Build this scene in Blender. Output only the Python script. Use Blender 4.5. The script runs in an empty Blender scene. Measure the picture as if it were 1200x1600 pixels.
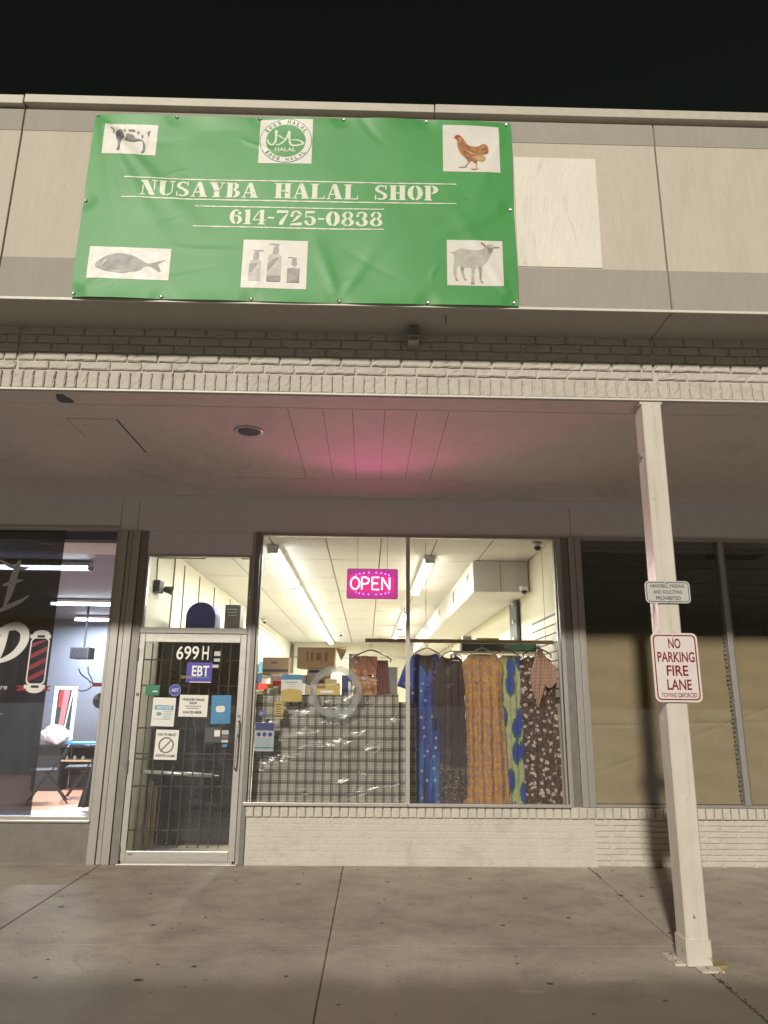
import bpy, bmesh, math, random
from mathutils import Vector, Matrix
from mathutils.geometry import tessellate_polygon
random.seed(7)
R = math.radians
sc = bpy.context.scene
C = bpy.data.collections.new('place'); sc.collection.children.link(C)

# ------------------------------------------------------------------ camera, sky, sun, exposure
cam_d = bpy.data.cameras.new('camera'); cam = bpy.data.objects.new('camera', cam_d); C.objects.link(cam)
cam_d.sensor_fit = 'VERTICAL'; cam_d.sensor_height = 36; cam_d.sensor_width = 27
cam_d.lens = 1123.67 / 1600 * 36; cam_d.clip_start = .05; cam_d.clip_end = 800
yaw, pitch, roll = R(1.1666), R(14.7606), R(.5603)
f = Vector((math.sin(yaw)*math.cos(pitch), math.cos(yaw)*math.cos(pitch), math.sin(pitch)))
r0 = Vector((math.cos(yaw), -math.sin(yaw), 0)); u0 = r0.cross(f)
r = math.cos(roll)*r0 + math.sin(roll)*u0; u = math.cos(roll)*u0 - math.sin(roll)*r0
m = Matrix((r, u, -f)).transposed().to_4x4(); m.translation = Vector((0, -7.386, 1.4905)); cam.matrix_world = m
sc.camera = cam

SUN = Vector((.31, 1, -.545)).normalized()          # direction the lot light travels
w = bpy.data.worlds.new('World'); sc.world = w; w.use_nodes = True
nt = w.node_tree; bg = nt.nodes['Background']
sky = nt.nodes.new('ShaderNodeTexSky'); sky.sky_type = 'NISHITA'; sky.sun_disc = False
sky.sun_elevation = math.asin(-SUN.z); sky.sun_rotation = math.atan2(-SUN.x, -SUN.y)
mx = nt.nodes.new('ShaderNodeMix'); mx.data_type = 'RGBA'; mx.blend_type = 'MULTIPLY'; mx.inputs[0].default_value = 1
mx.inputs[7].default_value = (1.15, .90, .42, 1)
nt.links.new(sky.outputs[0], mx.inputs[6]); nt.links.new(mx.outputs[2], bg.inputs[0]); bg.inputs[1].default_value = .0055
sd = bpy.data.lights.new('lot_light', 'SUN'); sd.energy = 3.1; sd.angle = R(2.6); sd.color = (1, .925, .80)
so = bpy.data.objects.new('lot_light', sd); C.objects.link(so)
so.rotation_euler = SUN.to_track_quat('-Z', 'Y').to_euler(); so.location = (0, -10, 12)
sc.view_settings.view_transform = 'Standard'; sc.view_settings.look = 'None'
sc.view_settings.exposure = .22; sc.view_settings.gamma = 1; sc.view_settings.use_curve_mapping = False
sc.render.engine = 'CYCLES'; sc.cycles.use_denoising = True; sc.cycles.max_bounces = 10; sc.cycles.transparent_max_bounces = 16
sc.cycles.sample_clamp_indirect = 4; sc.cycles.caustics_reflective = False; sc.cycles.caustics_refractive = False

# ------------------------------------------------------------------ materials
def nmat(name):
    mt = bpy.data.materials.new(name); mt.use_nodes = True
    t = mt.node_tree; return mt, t, t.nodes['Principled BSDF']
def N(t, typ, **k):
    n = t.nodes.new(typ)
    for a, b in k.items(): setattr(n, a, b)
    return n
def ramp(t, inp, stops, interp='LINEAR'):
    n = N(t, 'ShaderNodeValToRGB'); cr = n.color_ramp; cr.interpolation = interp
    while len(cr.elements) < len(stops): cr.elements.new(.5)
    for e, (p, c) in zip(cr.elements, stops):
        e.position = p; e.color = (*c, 1) if len(c) == 3 else c
    t.links.new(inp, n.inputs[0]); return n.outputs[0]
def mixc(t, fac, a, b, mode='MIX'):
    n = N(t, 'ShaderNodeMix'); n.data_type = 'RGBA'; n.blend_type = mode
    for i, v in ((0, fac), (6, a), (7, b)):
        if hasattr(v, 'is_linked') or hasattr(v, 'links'): t.links.new(v, n.inputs[i])
        else: n.inputs[i].default_value = v if i == 0 else ((*v, 1) if len(v) == 3 else v)
    return n.outputs[2]
def math_(t, op, a, b=0, c=None):
    n = N(t, 'ShaderNodeMath', operation=op)
    for i, v in enumerate((a, b) if c is None else (a, b, c)):
        if hasattr(v, 'links'): t.links.new(v, n.inputs[i])
        else: n.inputs[i].default_value = v
    return n.outputs[0]
def coord(t, sx=1, sy=1, sz=1, kind='Object'):
    tc = N(t, 'ShaderNodeTexCoord'); mp = N(t, 'ShaderNodeMapping'); mp.inputs['Scale'].default_value = (sx, sy, sz)
    t.links.new(tc.outputs[kind], mp.inputs[0]); return mp.outputs[0]
def geo(t, sx=1, sy=1, sz=1):
    g = N(t, 'ShaderNodeNewGeometry'); mp = N(t, 'ShaderNodeMapping'); mp.inputs['Scale'].default_value = (sx, sy, sz)
    t.links.new(g.outputs['Position'], mp.inputs[0]); return mp.outputs[0]
def noise(t, vec, scale, detail=4, rough=.55, dist=0):
    n = N(t, 'ShaderNodeTexNoise'); n.inputs['Scale'].default_value = scale; n.inputs['Detail'].default_value = detail
    n.inputs['Roughness'].default_value = rough; n.inputs['Distortion'].default_value = dist
    t.links.new(vec, n.inputs['Vector']); return n.outputs[0]
def bump(t, b, h, dist, strength=1.):
    n = N(t, 'ShaderNodeBump'); n.inputs['Distance'].default_value = dist; n.inputs['Strength'].default_value = strength
    t.links.new(h, n.inputs['Height']); t.links.new(n.outputs[0], b.inputs['Normal'])
def pm(name, col, rough=.6, metal=0, var=.12, vs=4, bmp=0, bs=60, spec=.5, sub=0, dark=None, warp=(1, 1, 1)):
    """painted / plain surface: base colour with two scales of noise, roughness variation and fine relief"""
    mt, t, b = nmat(name); v = geo(t, *warp)
    c1 = tuple(min(1, c*(1+var)) for c in col); c0 = tuple(c*(1-var) for c in col)
    n1 = noise(t, v, vs, 5, .6); c = ramp(t, n1, [(.3, c0), (.7, c1)])
    n2 = noise(t, v, vs*9, 4, .7)
    c = mixc(t, .5, c, ramp(t, n2, [(.35, c0), (.65, c1)]))
    if dark: c = mixc(t, ramp(t, noise(t, v, vs*.7, 6, .7, 1), [(.55, (0,)*3), (.75, (dark[3],)*3)]), c, dark[:3])
    t.links.new(c, b.inputs['Base Color'])
    b.inputs['Metallic'].default_value = metal; b.inputs['Specular IOR Level'].default_value = spec
    rr = ramp(t, n2, [(.3, (max(0, rough-.08),)*3), (.7, (min(1, rough+.08),)*3)]); t.links.new(rr, b.inputs['Roughness'])
    if bmp: bump(t, b, noise(t, v, bs, 5, .7), bmp)
    if sub:
        b.inputs['Subsurface Weight'].default_value = sub
    return mt
def em(name, col, s, base=None):
    mt, t, b = nmat(name); b.inputs['Base Color'].default_value = (*(base or col), 1)
    b.inputs['Emission Color'].default_value = (*col, 1); b.inputs['Emission Strength'].default_value = s; return mt
def glassm(name, tint=(1, 1, 1), refl=.06, dirt=.008, rough=.02):
    mt, t, b = nmat(name); t.nodes.remove(b); out = t.nodes['Material Output']
    tr = N(t, 'ShaderNodeBsdfTransparent'); tr.inputs[0].default_value = (*tint, 1)
    gl = N(t, 'ShaderNodeBsdfGlossy'); gl.inputs['Roughness'].default_value = rough
    df = N(t, 'ShaderNodeBsdfDiffuse'); df.inputs[0].default_value = (.6, .6, .58, 1)
    fr = N(t, 'ShaderNodeFresnel'); fr.inputs[0].default_value = 1.45
    fm = math_(t, 'MULTIPLY', fr.outputs[0], refl/.04)
    m1 = N(t, 'ShaderNodeMixShader'); t.links.new(fm, m1.inputs[0]); t.links.new(tr.outputs[0], m1.inputs[1]); t.links.new(gl.outputs[0], m1.inputs[2])
    nz = noise(t, geo(t, 1, 1, .5), 7, 6, .7, .6); dd = ramp(t, nz, [(.4, (dirt*.3,)*3), (.75, (dirt*1.8,)*3)])
    m2 = N(t, 'ShaderNodeMixShader'); t.links.new(dd, m2.inputs[0]); t.links.new(m1.outputs[0], m2.inputs[1]); t.links.new(df.outputs[0], m2.inputs[2])
    t.links.new(m2.outputs[0], out.inputs[0]); return mt

M = {}
M['fascia'] = pm('fascia_paint', (.555, .505, .43), .8, var=.07, vs=1.6, bmp=.004, bs=90, dark=(.40, .36, .30, .38), warp=(2.2, 1, .35))
M['stripe'] = pm('stripe_paint', (.36, .34, .30), .8, var=.08, vs=1.6, bmp=.004, bs=90, dark=(.27, .25, .21, .4), warp=(2.2, 1, .5))
M['patch'] = pm('bare_patch', (.76, .74, .66), .85, var=.08, vs=3, bmp=.006, bs=35, dark=(.30, .28, .20, .5), warp=(1.6, 1, .35))
M['coping'] = pm('coping_metal', (.50, .47, .40), .5, var=.08, vs=2)
M['shadowgap'] = pm('gap_sealant', (.05, .05, .045), .9)
M['brick'] = pm('painted_brick', (.54, .51, .45), .75, var=.10, vs=5, bmp=.007, bs=75, dark=(.34, .31, .25, .6))
M['mortar'] = pm('painted_mortar', (.53, .50, .44), .85, var=.10, vs=6, bmp=.004, bs=80)
M['lip'] = pm('white_drip_edge', (.66, .64, .58), .5, var=.05)
M['soffit'] = pm('soffit_paint', (.72, .67, .65), .75, var=.08, vs=1.1, bmp=.001, bs=50, dark=(.25, .22, .20, .3))
M['wall'] = pm('header_paint', (.70, .69, .72), .6, var=.05, vs=1.5)
M['alu'] = pm('brushed_aluminium', (.42, .405, .385), .42, metal=.55, var=.10, vs=3, warp=(8, 8, .5), bmp=.0006, bs=60)
M['alu_b'] = pm('worn_aluminium', (.56, .545, .52), .35, metal=.6, var=.12, vs=4, warp=(.5, 3, 6))
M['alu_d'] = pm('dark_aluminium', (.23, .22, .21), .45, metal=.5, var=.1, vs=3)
M['steel'] = pm('galvanised_tread_plate', (.30, .285, .27), .42, metal=.75, var=.2, vs=8)
M['post'] = pm('post_paint', (.62, .58, .52), .34, var=.05, vs=3, bmp=.0022, bs=26, dark=(.33, .27, .20, .5))
def post_mat():
    mt, t, b = nmat('weathered_post_paint'); v = geo(t); n1 = noise(t, v, 3, 6, .65); n2 = noise(t, geo(t, 1, 1, .5), 16, 6, .75, .5)
    c = ramp(t, n1, [(.3, (.56, .52, .46)), (.7, (.65, .61, .545))])
    dr_ = noise(t, geo(t, 14, 14, .5), 1.2, 5, .7); c = mixc(t, ramp(t, dr_, [(.56, (0,)*3), (.70, (.35,)*3)]), c, (.36, .30, .22))
    sx = N(t, 'ShaderNodeSeparateXYZ'); t.links.new(v, sx.inputs[0]); mr = N(t, 'ShaderNodeMapRange'); t.links.new(sx.outputs[2], mr.inputs[0])
    for i, q in ((1, 0), (2, .30), (3, .10), (4, 0)): mr.inputs[i].default_value = q
    k = math_(t, 'ADD', n2, mr.outputs[0]); chips = ramp(t, k, [(.665, (0,)*3), (.69, (.9,)*3)])
    c = mixc(t, chips, c, mixc(t, n1, (.20, .10, .05), (.12, .07, .045))); t.links.new(c, b.inputs['Base Color'])
    t.links.new(ramp(t, k, [(.5, (.32,)*3), (.69, (.8,)*3)]), b.inputs['Roughness']); bump(t, b, mixc(t, chips, n2, (0, 0, 0)), .004, .7); return mt
M['post'] = post_mat()
M['glass'] = glassm('window_glass')
M['glass_o'] = glassm('dusty_window_glass', refl=.09, dirt=.03)
M['film'] = glassm('black_window_film', (.07, .075, .095), .06, .022)
M['plastic'] = None
M['white'] = pm('white_vinyl', (.78, .78, .75), .5, var=.04)
M['paper'] = pm('paper_white', (.72, .71, .66), .7, var=.05, vs=9)
M['paperb'] = pm('brown_kraft_paper', (.32, .25, .135), .8, var=.08, vs=2, bmp=.008, bs=5, dark=(.25, .2, .12, .3))
M['black'] = pm('black_gloss', (.018, .018, .021), .3, var=.2)
M['blackm'] = pm('black_matte', (.022, .022, .025), .7, var=.25)
M['darkgrey'] = pm('dark_grey_paint', (.075, .08, .09), .6, var=.1)
M['grey'] = pm('grey_vinyl', (.42, .44, .46), .6, var=.04)
M['yellowwall'] = pm('cream_wall', (.74, .70, .55), .7, var=.06, vs=1.5)
M['slat'] = pm('slatwall_panel', (.72, .70, .60), .5, var=.04)
M['ceil'] = pm('ceiling_tile_board', (.66, .65, .62), .9, var=.04, vs=2, bmp=.002, bs=90)
M['ceilgrid'] = pm('ceiling_grid', (.17, .165, .16), .6)
M['floor'] = pm('shop_floor', (.45, .41, .33), .45, var=.12, vs=2)
M['wood'] = pm('wood_board', (.56, .42, .26), .55, var=.2, vs=3, warp=(.4, 4, 4))
M['woodfloor'] = pm('reddish_wood_floor', (.55, .27, .17), .4, var=.3, vs=4, warp=(.5, 5, 1))
M['card'] = pm('cardboard', (.46, .33, .21), .8, var=.08, vs=5)
M['cardink'] = pm('carton_print', (.24, .16, .10), .8)
M['red'] = pm('red_plastic', (.50, .03, .03), .4)
M['sred'] = pm('sign_red', (.20, .010, .02), .5, var=.05)
M['blue'] = pm('blue_print', (.06, .22, .42), .6)
M['navy'] = pm('navy_print', (.035, .04, .16), .6)
M['lblue'] = pm('pale_blue_print', (.12, .33, .45), .6)
M['greenp'] = pm('green_print', (.03, .20, .11), .6)
M['ink'] = pm('black_ink', (.03, .03, .035), .7)
M['gold'] = pm('mustard_print', (.50, .38, .12), .7)
M['cord'] = pm('cord', (.15, .14, .12), .7)
M['signw'] = pm('sign_sheeting', (.68, .62, .60), .38, var=.04)
M['signs'] = pm('sign_face_silver', (.50, .50, .48), .4, var=.05)
M['maroon'] = pm('maroon_cloth', (.12, .05, .05), .8, bmp=.004, bs=20)
M['zinc'] = pm('zinc_grommet', (.6, .6, .56), .25, metal=.9)
M['asphalt'] = pm('asphalt', (.33, .32, .31), .85, var=.25, vs=3, bmp=.006, bs=90)  # out of view, colour lightened so the lot bounces light under the canopy
M['tube'] = em('fluorescent_tube', (.93, 1, .98), 24)
M['tubew'] = em('warm_fluorescent_tube', (1, .93, .80), 24)
M['tubeb'] = em('cool_fluorescent_tube', (.76, .88, 1), 26)

def concrete():
    mt, t, b = nmat('sidewalk_concrete'); v = geo(t)
    big = noise(t, v, .8, 5, .6, .5); mid = noise(t, geo(t, 1, 1.25, 1), 2.6, 8, .7, .2); fine = noise(t, v, 60, 6, .8); gr = noise(t, v, 220, 3, .8)
    c = ramp(t, big, [(.3, (.29, .255, .215)), (.5, (.37, .33, .28)), (.72, (.44, .40, .34))])
    c = mixc(t, .65, c, ramp(t, mid, [(.30, (.58, .56, .55)), (.5, (.95, .94, .92)), (.72, (1.2, 1.18, 1.12))]), 'MULTIPLY')
    c = mixc(t, .55, c, ramp(t, fine, [(.3, (.62,)*3), (.6, (1.25,)*3)]), 'MULTIPLY')
    c = mixc(t, .6, c, ramp(t, gr, [(.35, (.42,)*3), (.65, (1.6,)*3)]), 'MULTIPLY')
    # gum and dark spatter, soft band painted darker towards the kerb side
    vo = N(t, 'ShaderNodeTexVoronoi'); vo.inputs['Scale'].default_value = 3.6; t.links.new(v, vo.inputs['Vector'])
    c = mixc(t, ramp(t, vo.outputs['Distance'], [(.035, (.6,)*3), (.06, (0,)*3)]), c, (.06, .055, .05))
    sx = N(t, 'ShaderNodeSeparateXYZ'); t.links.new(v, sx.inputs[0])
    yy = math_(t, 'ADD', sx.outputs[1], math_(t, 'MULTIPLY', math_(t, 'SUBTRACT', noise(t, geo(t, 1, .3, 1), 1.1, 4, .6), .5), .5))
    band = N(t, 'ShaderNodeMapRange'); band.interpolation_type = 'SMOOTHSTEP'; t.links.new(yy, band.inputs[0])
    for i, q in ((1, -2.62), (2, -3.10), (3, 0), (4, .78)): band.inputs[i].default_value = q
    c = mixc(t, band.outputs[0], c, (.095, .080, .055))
    oil = noise(t, geo(t, 1, 1.5, 1), 2.1, 6, .75, 1.2); c = mixc(t, ramp(t, oil, [(.60, (0,)*3), (.70, (.5,)*3)]), c, (.13, .115, .10))
    v2 = N(t, 'ShaderNodeTexVoronoi'); v2.inputs['Scale'].default_value = 9; t.links.new(v, v2.inputs['Vector'])
    c = mixc(t, ramp(t, v2.outputs['Distance'], [(.05, (.45,)*3), (.08, (0,)*3)]), c, (.10, .09, .08))
    # pale drag streaks
    st = noise(t, geo(t, .6, 5, 1), 1.3, 4, .6, 1.0)
    c = mixc(t, ramp(t, st, [(.66, (0,)*3), (.74, (.22,)*3)]), c, (.55, .50, .43))
    t.links.new(c, b.inputs['Base Color'])
    b.inputs['Roughness'].default_value = .8
    bump(t, b, mixc(t, .5, fine, mid), .006); return mt
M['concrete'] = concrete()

def banner_mat():
    mt, t, b = nmat('green_vinyl_banner'); v = geo(t)
    n1 = noise(t, v, 1.3, 4, .6)
    c = ramp(t, n1, [(.3, (.055, .275, .068)), (.7, (.072, .325, .090))])
    sp = noise(t, v, 55, 2, .5); c = mixc(t, ramp(t, sp, [(.72, (0,)*3), (.76, (.7,)*3)]), c, (.01, .03, .015))
    t.links.new(c, b.inputs['Base Color']); b.inputs['Roughness'].default_value = .46; b.inputs['Specular IOR Level'].default_value = .36
    bump(t, b, noise(t, v, 1.7, 2, .4, .6), .02, .35); return mt
M['banner'] = banner_mat()
def distressed(name, col, under, sc_=14, lo=.60):
    mt, t, b = nmat(name); v = geo(t)
    k = ramp(t, noise(t, geo(t, 1, 1, 2.2), sc_, 3, .6, 1.2), [(lo, (0,)*3), (lo+.03, (1,)*3)])
    c = mixc(t, k, col, under); t.links.new(c, b.inputs['Base Color']); b.inputs['Roughness'].default_value = .45
    return mt
M['bwhite'] = distressed('white_banner_print', (.66, .68, .58), (.06, .26, .08), 22, .66)
M['bpanel'] = pm('banner_print_ground', (.68, .66, .61), .45, var=.05, vs=2)
def photoprint(name, a, bcol, c, s=30):
    mt, t, b = nmat(name); v = geo(t)
    col = ramp(t, noise(t, v, s, 5, .7, .8), [(.32, a), (.5, bcol), (.7, c)]); t.links.new(col, b.inputs['Base Color']); b.inputs['Roughness'].default_value = .45
    return mt
M['p_fish'] = photoprint('fish_print', (.11, .105, .10), (.20, .195, .185), (.34, .33, .31), 12)
M['p_fish2'] = photoprint('fish_fin_print', (.22, .21, .20), (.30, .29, .27), (.40, .39, .36), 26)
M['p_hen'] = photoprint('hen_print', (.14, .045, .015), (.34, .14, .05), (.52, .27, .11), 20)
M['p_hen2'] = photoprint('hen_fluff_print', (.34, .19, .07), (.48, .30, .13), (.62, .44, .22), 34)
M['p_goat'] = photoprint('goat_print', (.36, .355, .30), (.42, .41, .35), (.55, .53, .46), 9)
M['p_goat2'] = photoprint('goat_shade_print', (.17, .165, .15), (.26, .25, .23), (.36, .35, .32), 22)
M['p_cow'] = photoprint('cow_print', (.50, .48, .43), (.62, .60, .54), (.68, .66, .60), 20)
M['p_cow2'] = photoprint('cow_patch_print', (.03, .035, .035), (.06, .065, .065), (.16, .16, .15), 24)
M['p_bot'] = photoprint('bottle_print', (.30, .28, .27), (.42, .40, .37), (.55, .52, .48), 12)
M['p_bot2'] = photoprint('pump_print', (.18, .18, .18), (.26, .26, .26), (.36, .36, .35), 12)

def pattern(name, fn, rough=.75):
    mt, t, b = nmat(name); c = fn(t); t.links.new(c, b.inputs['Base Color']); b.inputs['Roughness'].default_value = rough
    b.inputs['Sheen Weight'].default_value = .15
    bump(t, b, noise(t, geo(t, 3, 1, .6), 9, 4, .6), .012, .6); return mt
def flat_xz(t, sx=1, sz=1):
    g = N(t, 'ShaderNodeNewGeometry'); s = N(t, 'ShaderNodeSeparateXYZ'); t.links.new(g.outputs['Position'], s.inputs[0])
    c = N(t, 'ShaderNodeCombineXYZ'); t.links.new(math_(t, 'MULTIPLY', s.outputs[0], sx), c.inputs[0]); t.links.new(math_(t, 'MULTIPLY', s.outputs[2], sz), c.inputs[1])
    return c.outputs[0], s.outputs[0], s.outputs[2]
def voro(t, vec, scale, rnd=1., feature='F1'):
    v = N(t, 'ShaderNodeTexVoronoi', voronoi_dimensions='2D', feature=feature); v.inputs['Scale'].default_value = scale
    v.inputs['Randomness'].default_value = rnd; t.links.new(vec, v.inputs['Vector']); return v
def pat_yellow(t):
    v, x, z = flat_xz(t); a = voro(t, v, 12, .5)
    base = ramp(t, noise(t, v, 40, 3), [(.35, (.34, .18, .05)), (.65, (.45, .27, .085))])
    rings = ramp(t, a.outputs['Distance'], [(0, (.06, .02, .03)), (.10, (.50, .35, .28)), (.17, (.12, .03, .04)), (.235, (.55, .38, .26)), (.275, (.15, .03, .03)), (.34, (.45, .27, .085))], 'CONSTANT')
    m1 = ramp(t, a.outputs['Distance'], [(.31, (1,)*3), (.335, (0,)*3)])
    pick = math_(t, 'GREATER_THAN', math_(t, 'FRACT', math_(t, 'MULTIPLY', a.outputs['Color'], 7.3)), .08)
    c = mixc(t, math_(t, 'MULTIPLY', m1, pick), base, rings)
    b2 = voro(t, v, 27, .9); c = mixc(t, math_(t, 'MULTIPLY', math_(t, 'SUBTRACT', 1, m1), ramp(t, b2.outputs['Distance'], [(.10, (.0,)*3), (.14, (.8,)*3), (.24, (.8,)*3), (.28, (0,)*3)])), c, (.30, .07, .06))
    return c
def pat_blue(t):
    v, x, z = flat_xz(t)
    base = ramp(t, noise(t, flat_xz(t, 6, .6)[0], 1.6, 3), [(.40, (.014, .016, .10)), (.52, (.022, .05, .24)), (.62, (.03, .13, .33))])
    a = voro(t, v, 9, .7); c = mixc(t, ramp(t, noise(t, v, 20, 4, .7, 1.5), [(.52, (0,)*3), (.6, (.7,)*3)]), base, (.02, .02, .09))
    c = mixc(t, ramp(t, a.outputs['Distance'], [(.10, (1,)*3), (.13, (0,)*3)]), c, (.45, .42, .42))
    c = mixc(t, ramp(t, a.outputs['Distance'], [(.04, (1,)*3), (.07, (0,)*3)]), c, (.05, .02, .05))
    st = math_(t, 'GREATER_THAN', math_(t, 'FRACT', math_(t, 'MULTIPLY', math_(t, 'ADD', x, math_(t, 'MULTIPLY', z, 1.0)), 36)), .72)
    top = math_(t, 'MULTIPLY', math_(t, 'GREATER_THAN', z, 1.62), st)
    return mixc(t, math_(t, 'MULTIPLY', top, .6), c, (.12, .20, .60))
def pat_black(t):
    v, x, z = flat_xz(t); base = ramp(t, noise(t, v, 30), [(.3, (.022, .014, .016)), (.7, (.045, .028, .030))])
    fl = ramp(t, noise(t, flat_xz(t, 1.4, 1)[0], 26, 5, .75, 2.2), [(.53, (0,)*3), (.57, (1,)*3)])
    mask = math_(t, 'LESS_THAN', math_(t, 'ADD', z, math_(t, 'MULTIPLY', noise(t, v, 6), .25)), 1.02)
    spot = ramp(t, voro(t, v, 5, .3).outputs['Distance'], [(.10, (1,)*3), (.2, (0,)*3)])
    mm = math_(t, 'MAXIMUM', math_(t, 'MULTIPLY', fl, mask), math_(t, 'MULTIPLY', math_(t, 'MULTIPLY', fl, spot), .5))
    return mixc(t, mm, base, (.22, .19, .17))
def pat_ikat(t):
    v, x, z = flat_xz(t, 1, .42)
    d = N(t, 'ShaderNodeVectorMath', operation='ADD'); t.links.new(v, d.inputs[0])
    nn = N(t, 'ShaderNodeCombineXYZ'); q = noise(t, flat_xz(t, 9, 1.2)[0], 12, 2, .6); t.links.new(math_(t, 'MULTIPLY', q, .055), nn.inputs[1]); t.links.new(nn.outputs[0], d.inputs[1])
    a = voro(t, d.outputs[0], 7.5, .7)
    base = ramp(t, noise(t, flat_xz(t, 8, 1)[0], 16, 4, .7), [(.35, (.20, .25, .11)), (.65, (.42, .42, .26))])
    c = mixc(t, ramp(t, a.outputs['Distance'], [(.36, (1,)*3), (.38, (0,)*3)]), base, (.02, .09, .075))
    return mixc(t, ramp(t, a.outputs['Distance'], [(.25, (1,)*3), (.27, (0,)*3)]), c, (.015, .045, .30))
def pat_brown(t):
    v, x, z = flat_xz(t); d = N(t, 'ShaderNodeVectorMath', operation='ADD'); t.links.new(v, d.inputs[0])
    nz = N(t, 'ShaderNodeTexNoise'); nz.inputs['Scale'].default_value = 9; t.links.new(v, nz.inputs['Vector'])
    s = N(t, 'ShaderNodeVectorMath', operation='SCALE'); t.links.new(nz.outputs['Color'], s.inputs[0]); s.inputs['Scale'].default_value = .09; t.links.new(s.outputs[0], d.inputs[1])
    base = ramp(t, noise(t, v, 18, 5, .7, 1.5), [(.4, (.018, .013, .011)), (.55, (.06, .022, .016)), (.66, (.12, .05, .03))])
    a = voro(t, d.outputs[0], 15, 1); b2 = voro(t, d.outputs[0], 27, 1)
    c = mixc(t, ramp(t, b2.outputs['Distance'], [(.16, (.7,)*3), (.22, (0,)*3)]), base, (.20, .13, .08))
    c = mixc(t, ramp(t, a.outputs['Distance'], [(.20, (1,)*3), (.24, (0,)*3)]), c, (.52, .45, .38))
    return mixc(t, ramp(t, a.outputs['Distance'], [(.07, (1,)*3), (.11, (0,)*3)]), c, (.20, .12, .09))
def pat_shawl(t):
    v, x, z = flat_xz(t); a = voro(t, v, 70, .15)
    return mixc(t, ramp(t, a.outputs['Distance'], [(.30, (1,)*3), (.42, (0,)*3)]), (.20, .075, .06), (.50, .36, .26))
def pat_plaid(t):
    v, x, z = flat_xz(t)
    def bands(c, p, off=0):
        fr = math_(t, 'FRACT', math_(t, 'ADD', math_(t, 'DIVIDE', c, p), off))
        return ramp(t, fr, [(0, (.95,)*3), (.10, (.1,)*3), (.14, (.8,)*3), (.24, (.05,)*3), (.36, (.55,)*3), (.40, (0,)*3), (.56, (.45,)*3), (.59, (.05,)*3), (.72, (.65,)*3), (.76, (.0,)*3), (.90, (.7,)*3)], 'CONSTANT')
    s = math_(t, 'ADD', math_(t, 'MULTIPLY', bands(x, .086), .40), math_(t, 'MULTIPLY', bands(z, .105, .3), .40))
    s = math_(t, 'MULTIPLY', s, math_(t, 'ADD', .75, math_(t, 'MULTIPLY', noise(t, v, 2), .5)))
    return ramp(t, s, [(.0, (.42, .40, .33)), (.26, (.15, .148, .13)), (.55, (.016, .016, .017))])
M['d_yellow'] = pattern('yellow_roundel_cloth', pat_yellow); M['d_blue'] = pattern('blue_print_cloth', pat_blue)
M['d_black'] = pattern('black_floral_cloth', pat_black); M['d_ikat'] = pattern('green_blue_ikat_cloth', pat_ikat)
M['d_brown'] = pattern('brown_paisley_cloth', pat_brown); M['d_shawl'] = pattern('dotted_shawl_cloth', pat_shawl)
M['plaid'] = pattern('plaid_cloth', pat_plaid, .5)
def plastic_wrap():
    mt, t, b = nmat('clear_plastic_wrap'); t.nodes.remove(b); out = t.nodes['Material Output']
    tr = N(t, 'ShaderNodeBsdfTransparent'); gl = N(t, 'ShaderNodeBsdfGlossy'); gl.inputs['Roughness'].default_value = .22
    df = N(t, 'ShaderNodeBsdfDiffuse'); df.inputs[0].default_value = (.75, .75, .72, 1)
    v = geo(t, .55, 1, 1.6)
    bp = N(t, 'ShaderNodeBump'); bp.inputs['Distance'].default_value = .035; t.links.new(noise(t, v, 3.2, 4, .5, 1.4), bp.inputs['Height']); t.links.new(bp.outputs[0], gl.inputs['Normal'])
    ml = N(t, 'ShaderNodeMixShader'); ml.inputs[0].default_value = .05; t.links.new(tr.outputs[0], ml.inputs[1]); t.links.new(gl.outputs[0], ml.inputs[2])
    # creases: thin whitened lines where the film is folded
    n = noise(t, geo(t, .35, 1, 1.5), 2.6, 3, .5, .8); cr = math_(t, 'ABSOLUTE', math_(t, 'SUBTRACT', n, .5))
    k = math_(t, 'MULTIPLY', ramp(t, cr, [(.0, (.55,)*3), (.010, (0,)*3)]), ramp(t, noise(t, v, 2.1, 2), [(.5, (0,)*3), (.6, (1,)*3)]))
    m2 = N(t, 'ShaderNodeMixShader'); t.links.new(k, m2.inputs[0]); t.links.new(ml.outputs[0], m2.inputs[1]); t.links.new(df.outputs[0], m2.inputs[2])
    t.links.new(m2.outputs[0], out.inputs[0]); return mt
M['plastic'] = plastic_wrap()

# ------------------------------------------------------------------ mesh helpers
def wp(o):
    p = Vector((0, 0, 0))
    while o: p += o.location; o = o.parent
    return p
def link(name, me, mat, parent, loc=None, smooth=False):
    o = bpy.data.objects.new(name, me); C.objects.link(o)
    if mat and not me.materials: me.materials.append(M[mat] if isinstance(mat, str) else mat)
    if parent: o.parent = parent
    if loc is not None: o.location = loc
    if smooth:
        for p in me.polygons: p.use_smooth = True
    return o
def tag(o, label=None, cat=None, group=None, kind=None):
    if label: o['label'] = label
    if cat: o['category'] = cat
    if group: o['group'] = group
    if kind: o['kind'] = kind
    return o
def empty(name, loc, label=None, cat=None, group=None, rz=0):
    o = bpy.data.objects.new(name, None); C.objects.link(o); o.location = loc; o.rotation_euler = (0, 0, rz); o.empty_display_size = .1
    return tag(o, label, cat, group)
def dup(o, parent=None):
    c = o.copy(); C.objects.link(c); c.parent = parent
    for ch in list(o.children): dup(ch, c)
    return c
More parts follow.
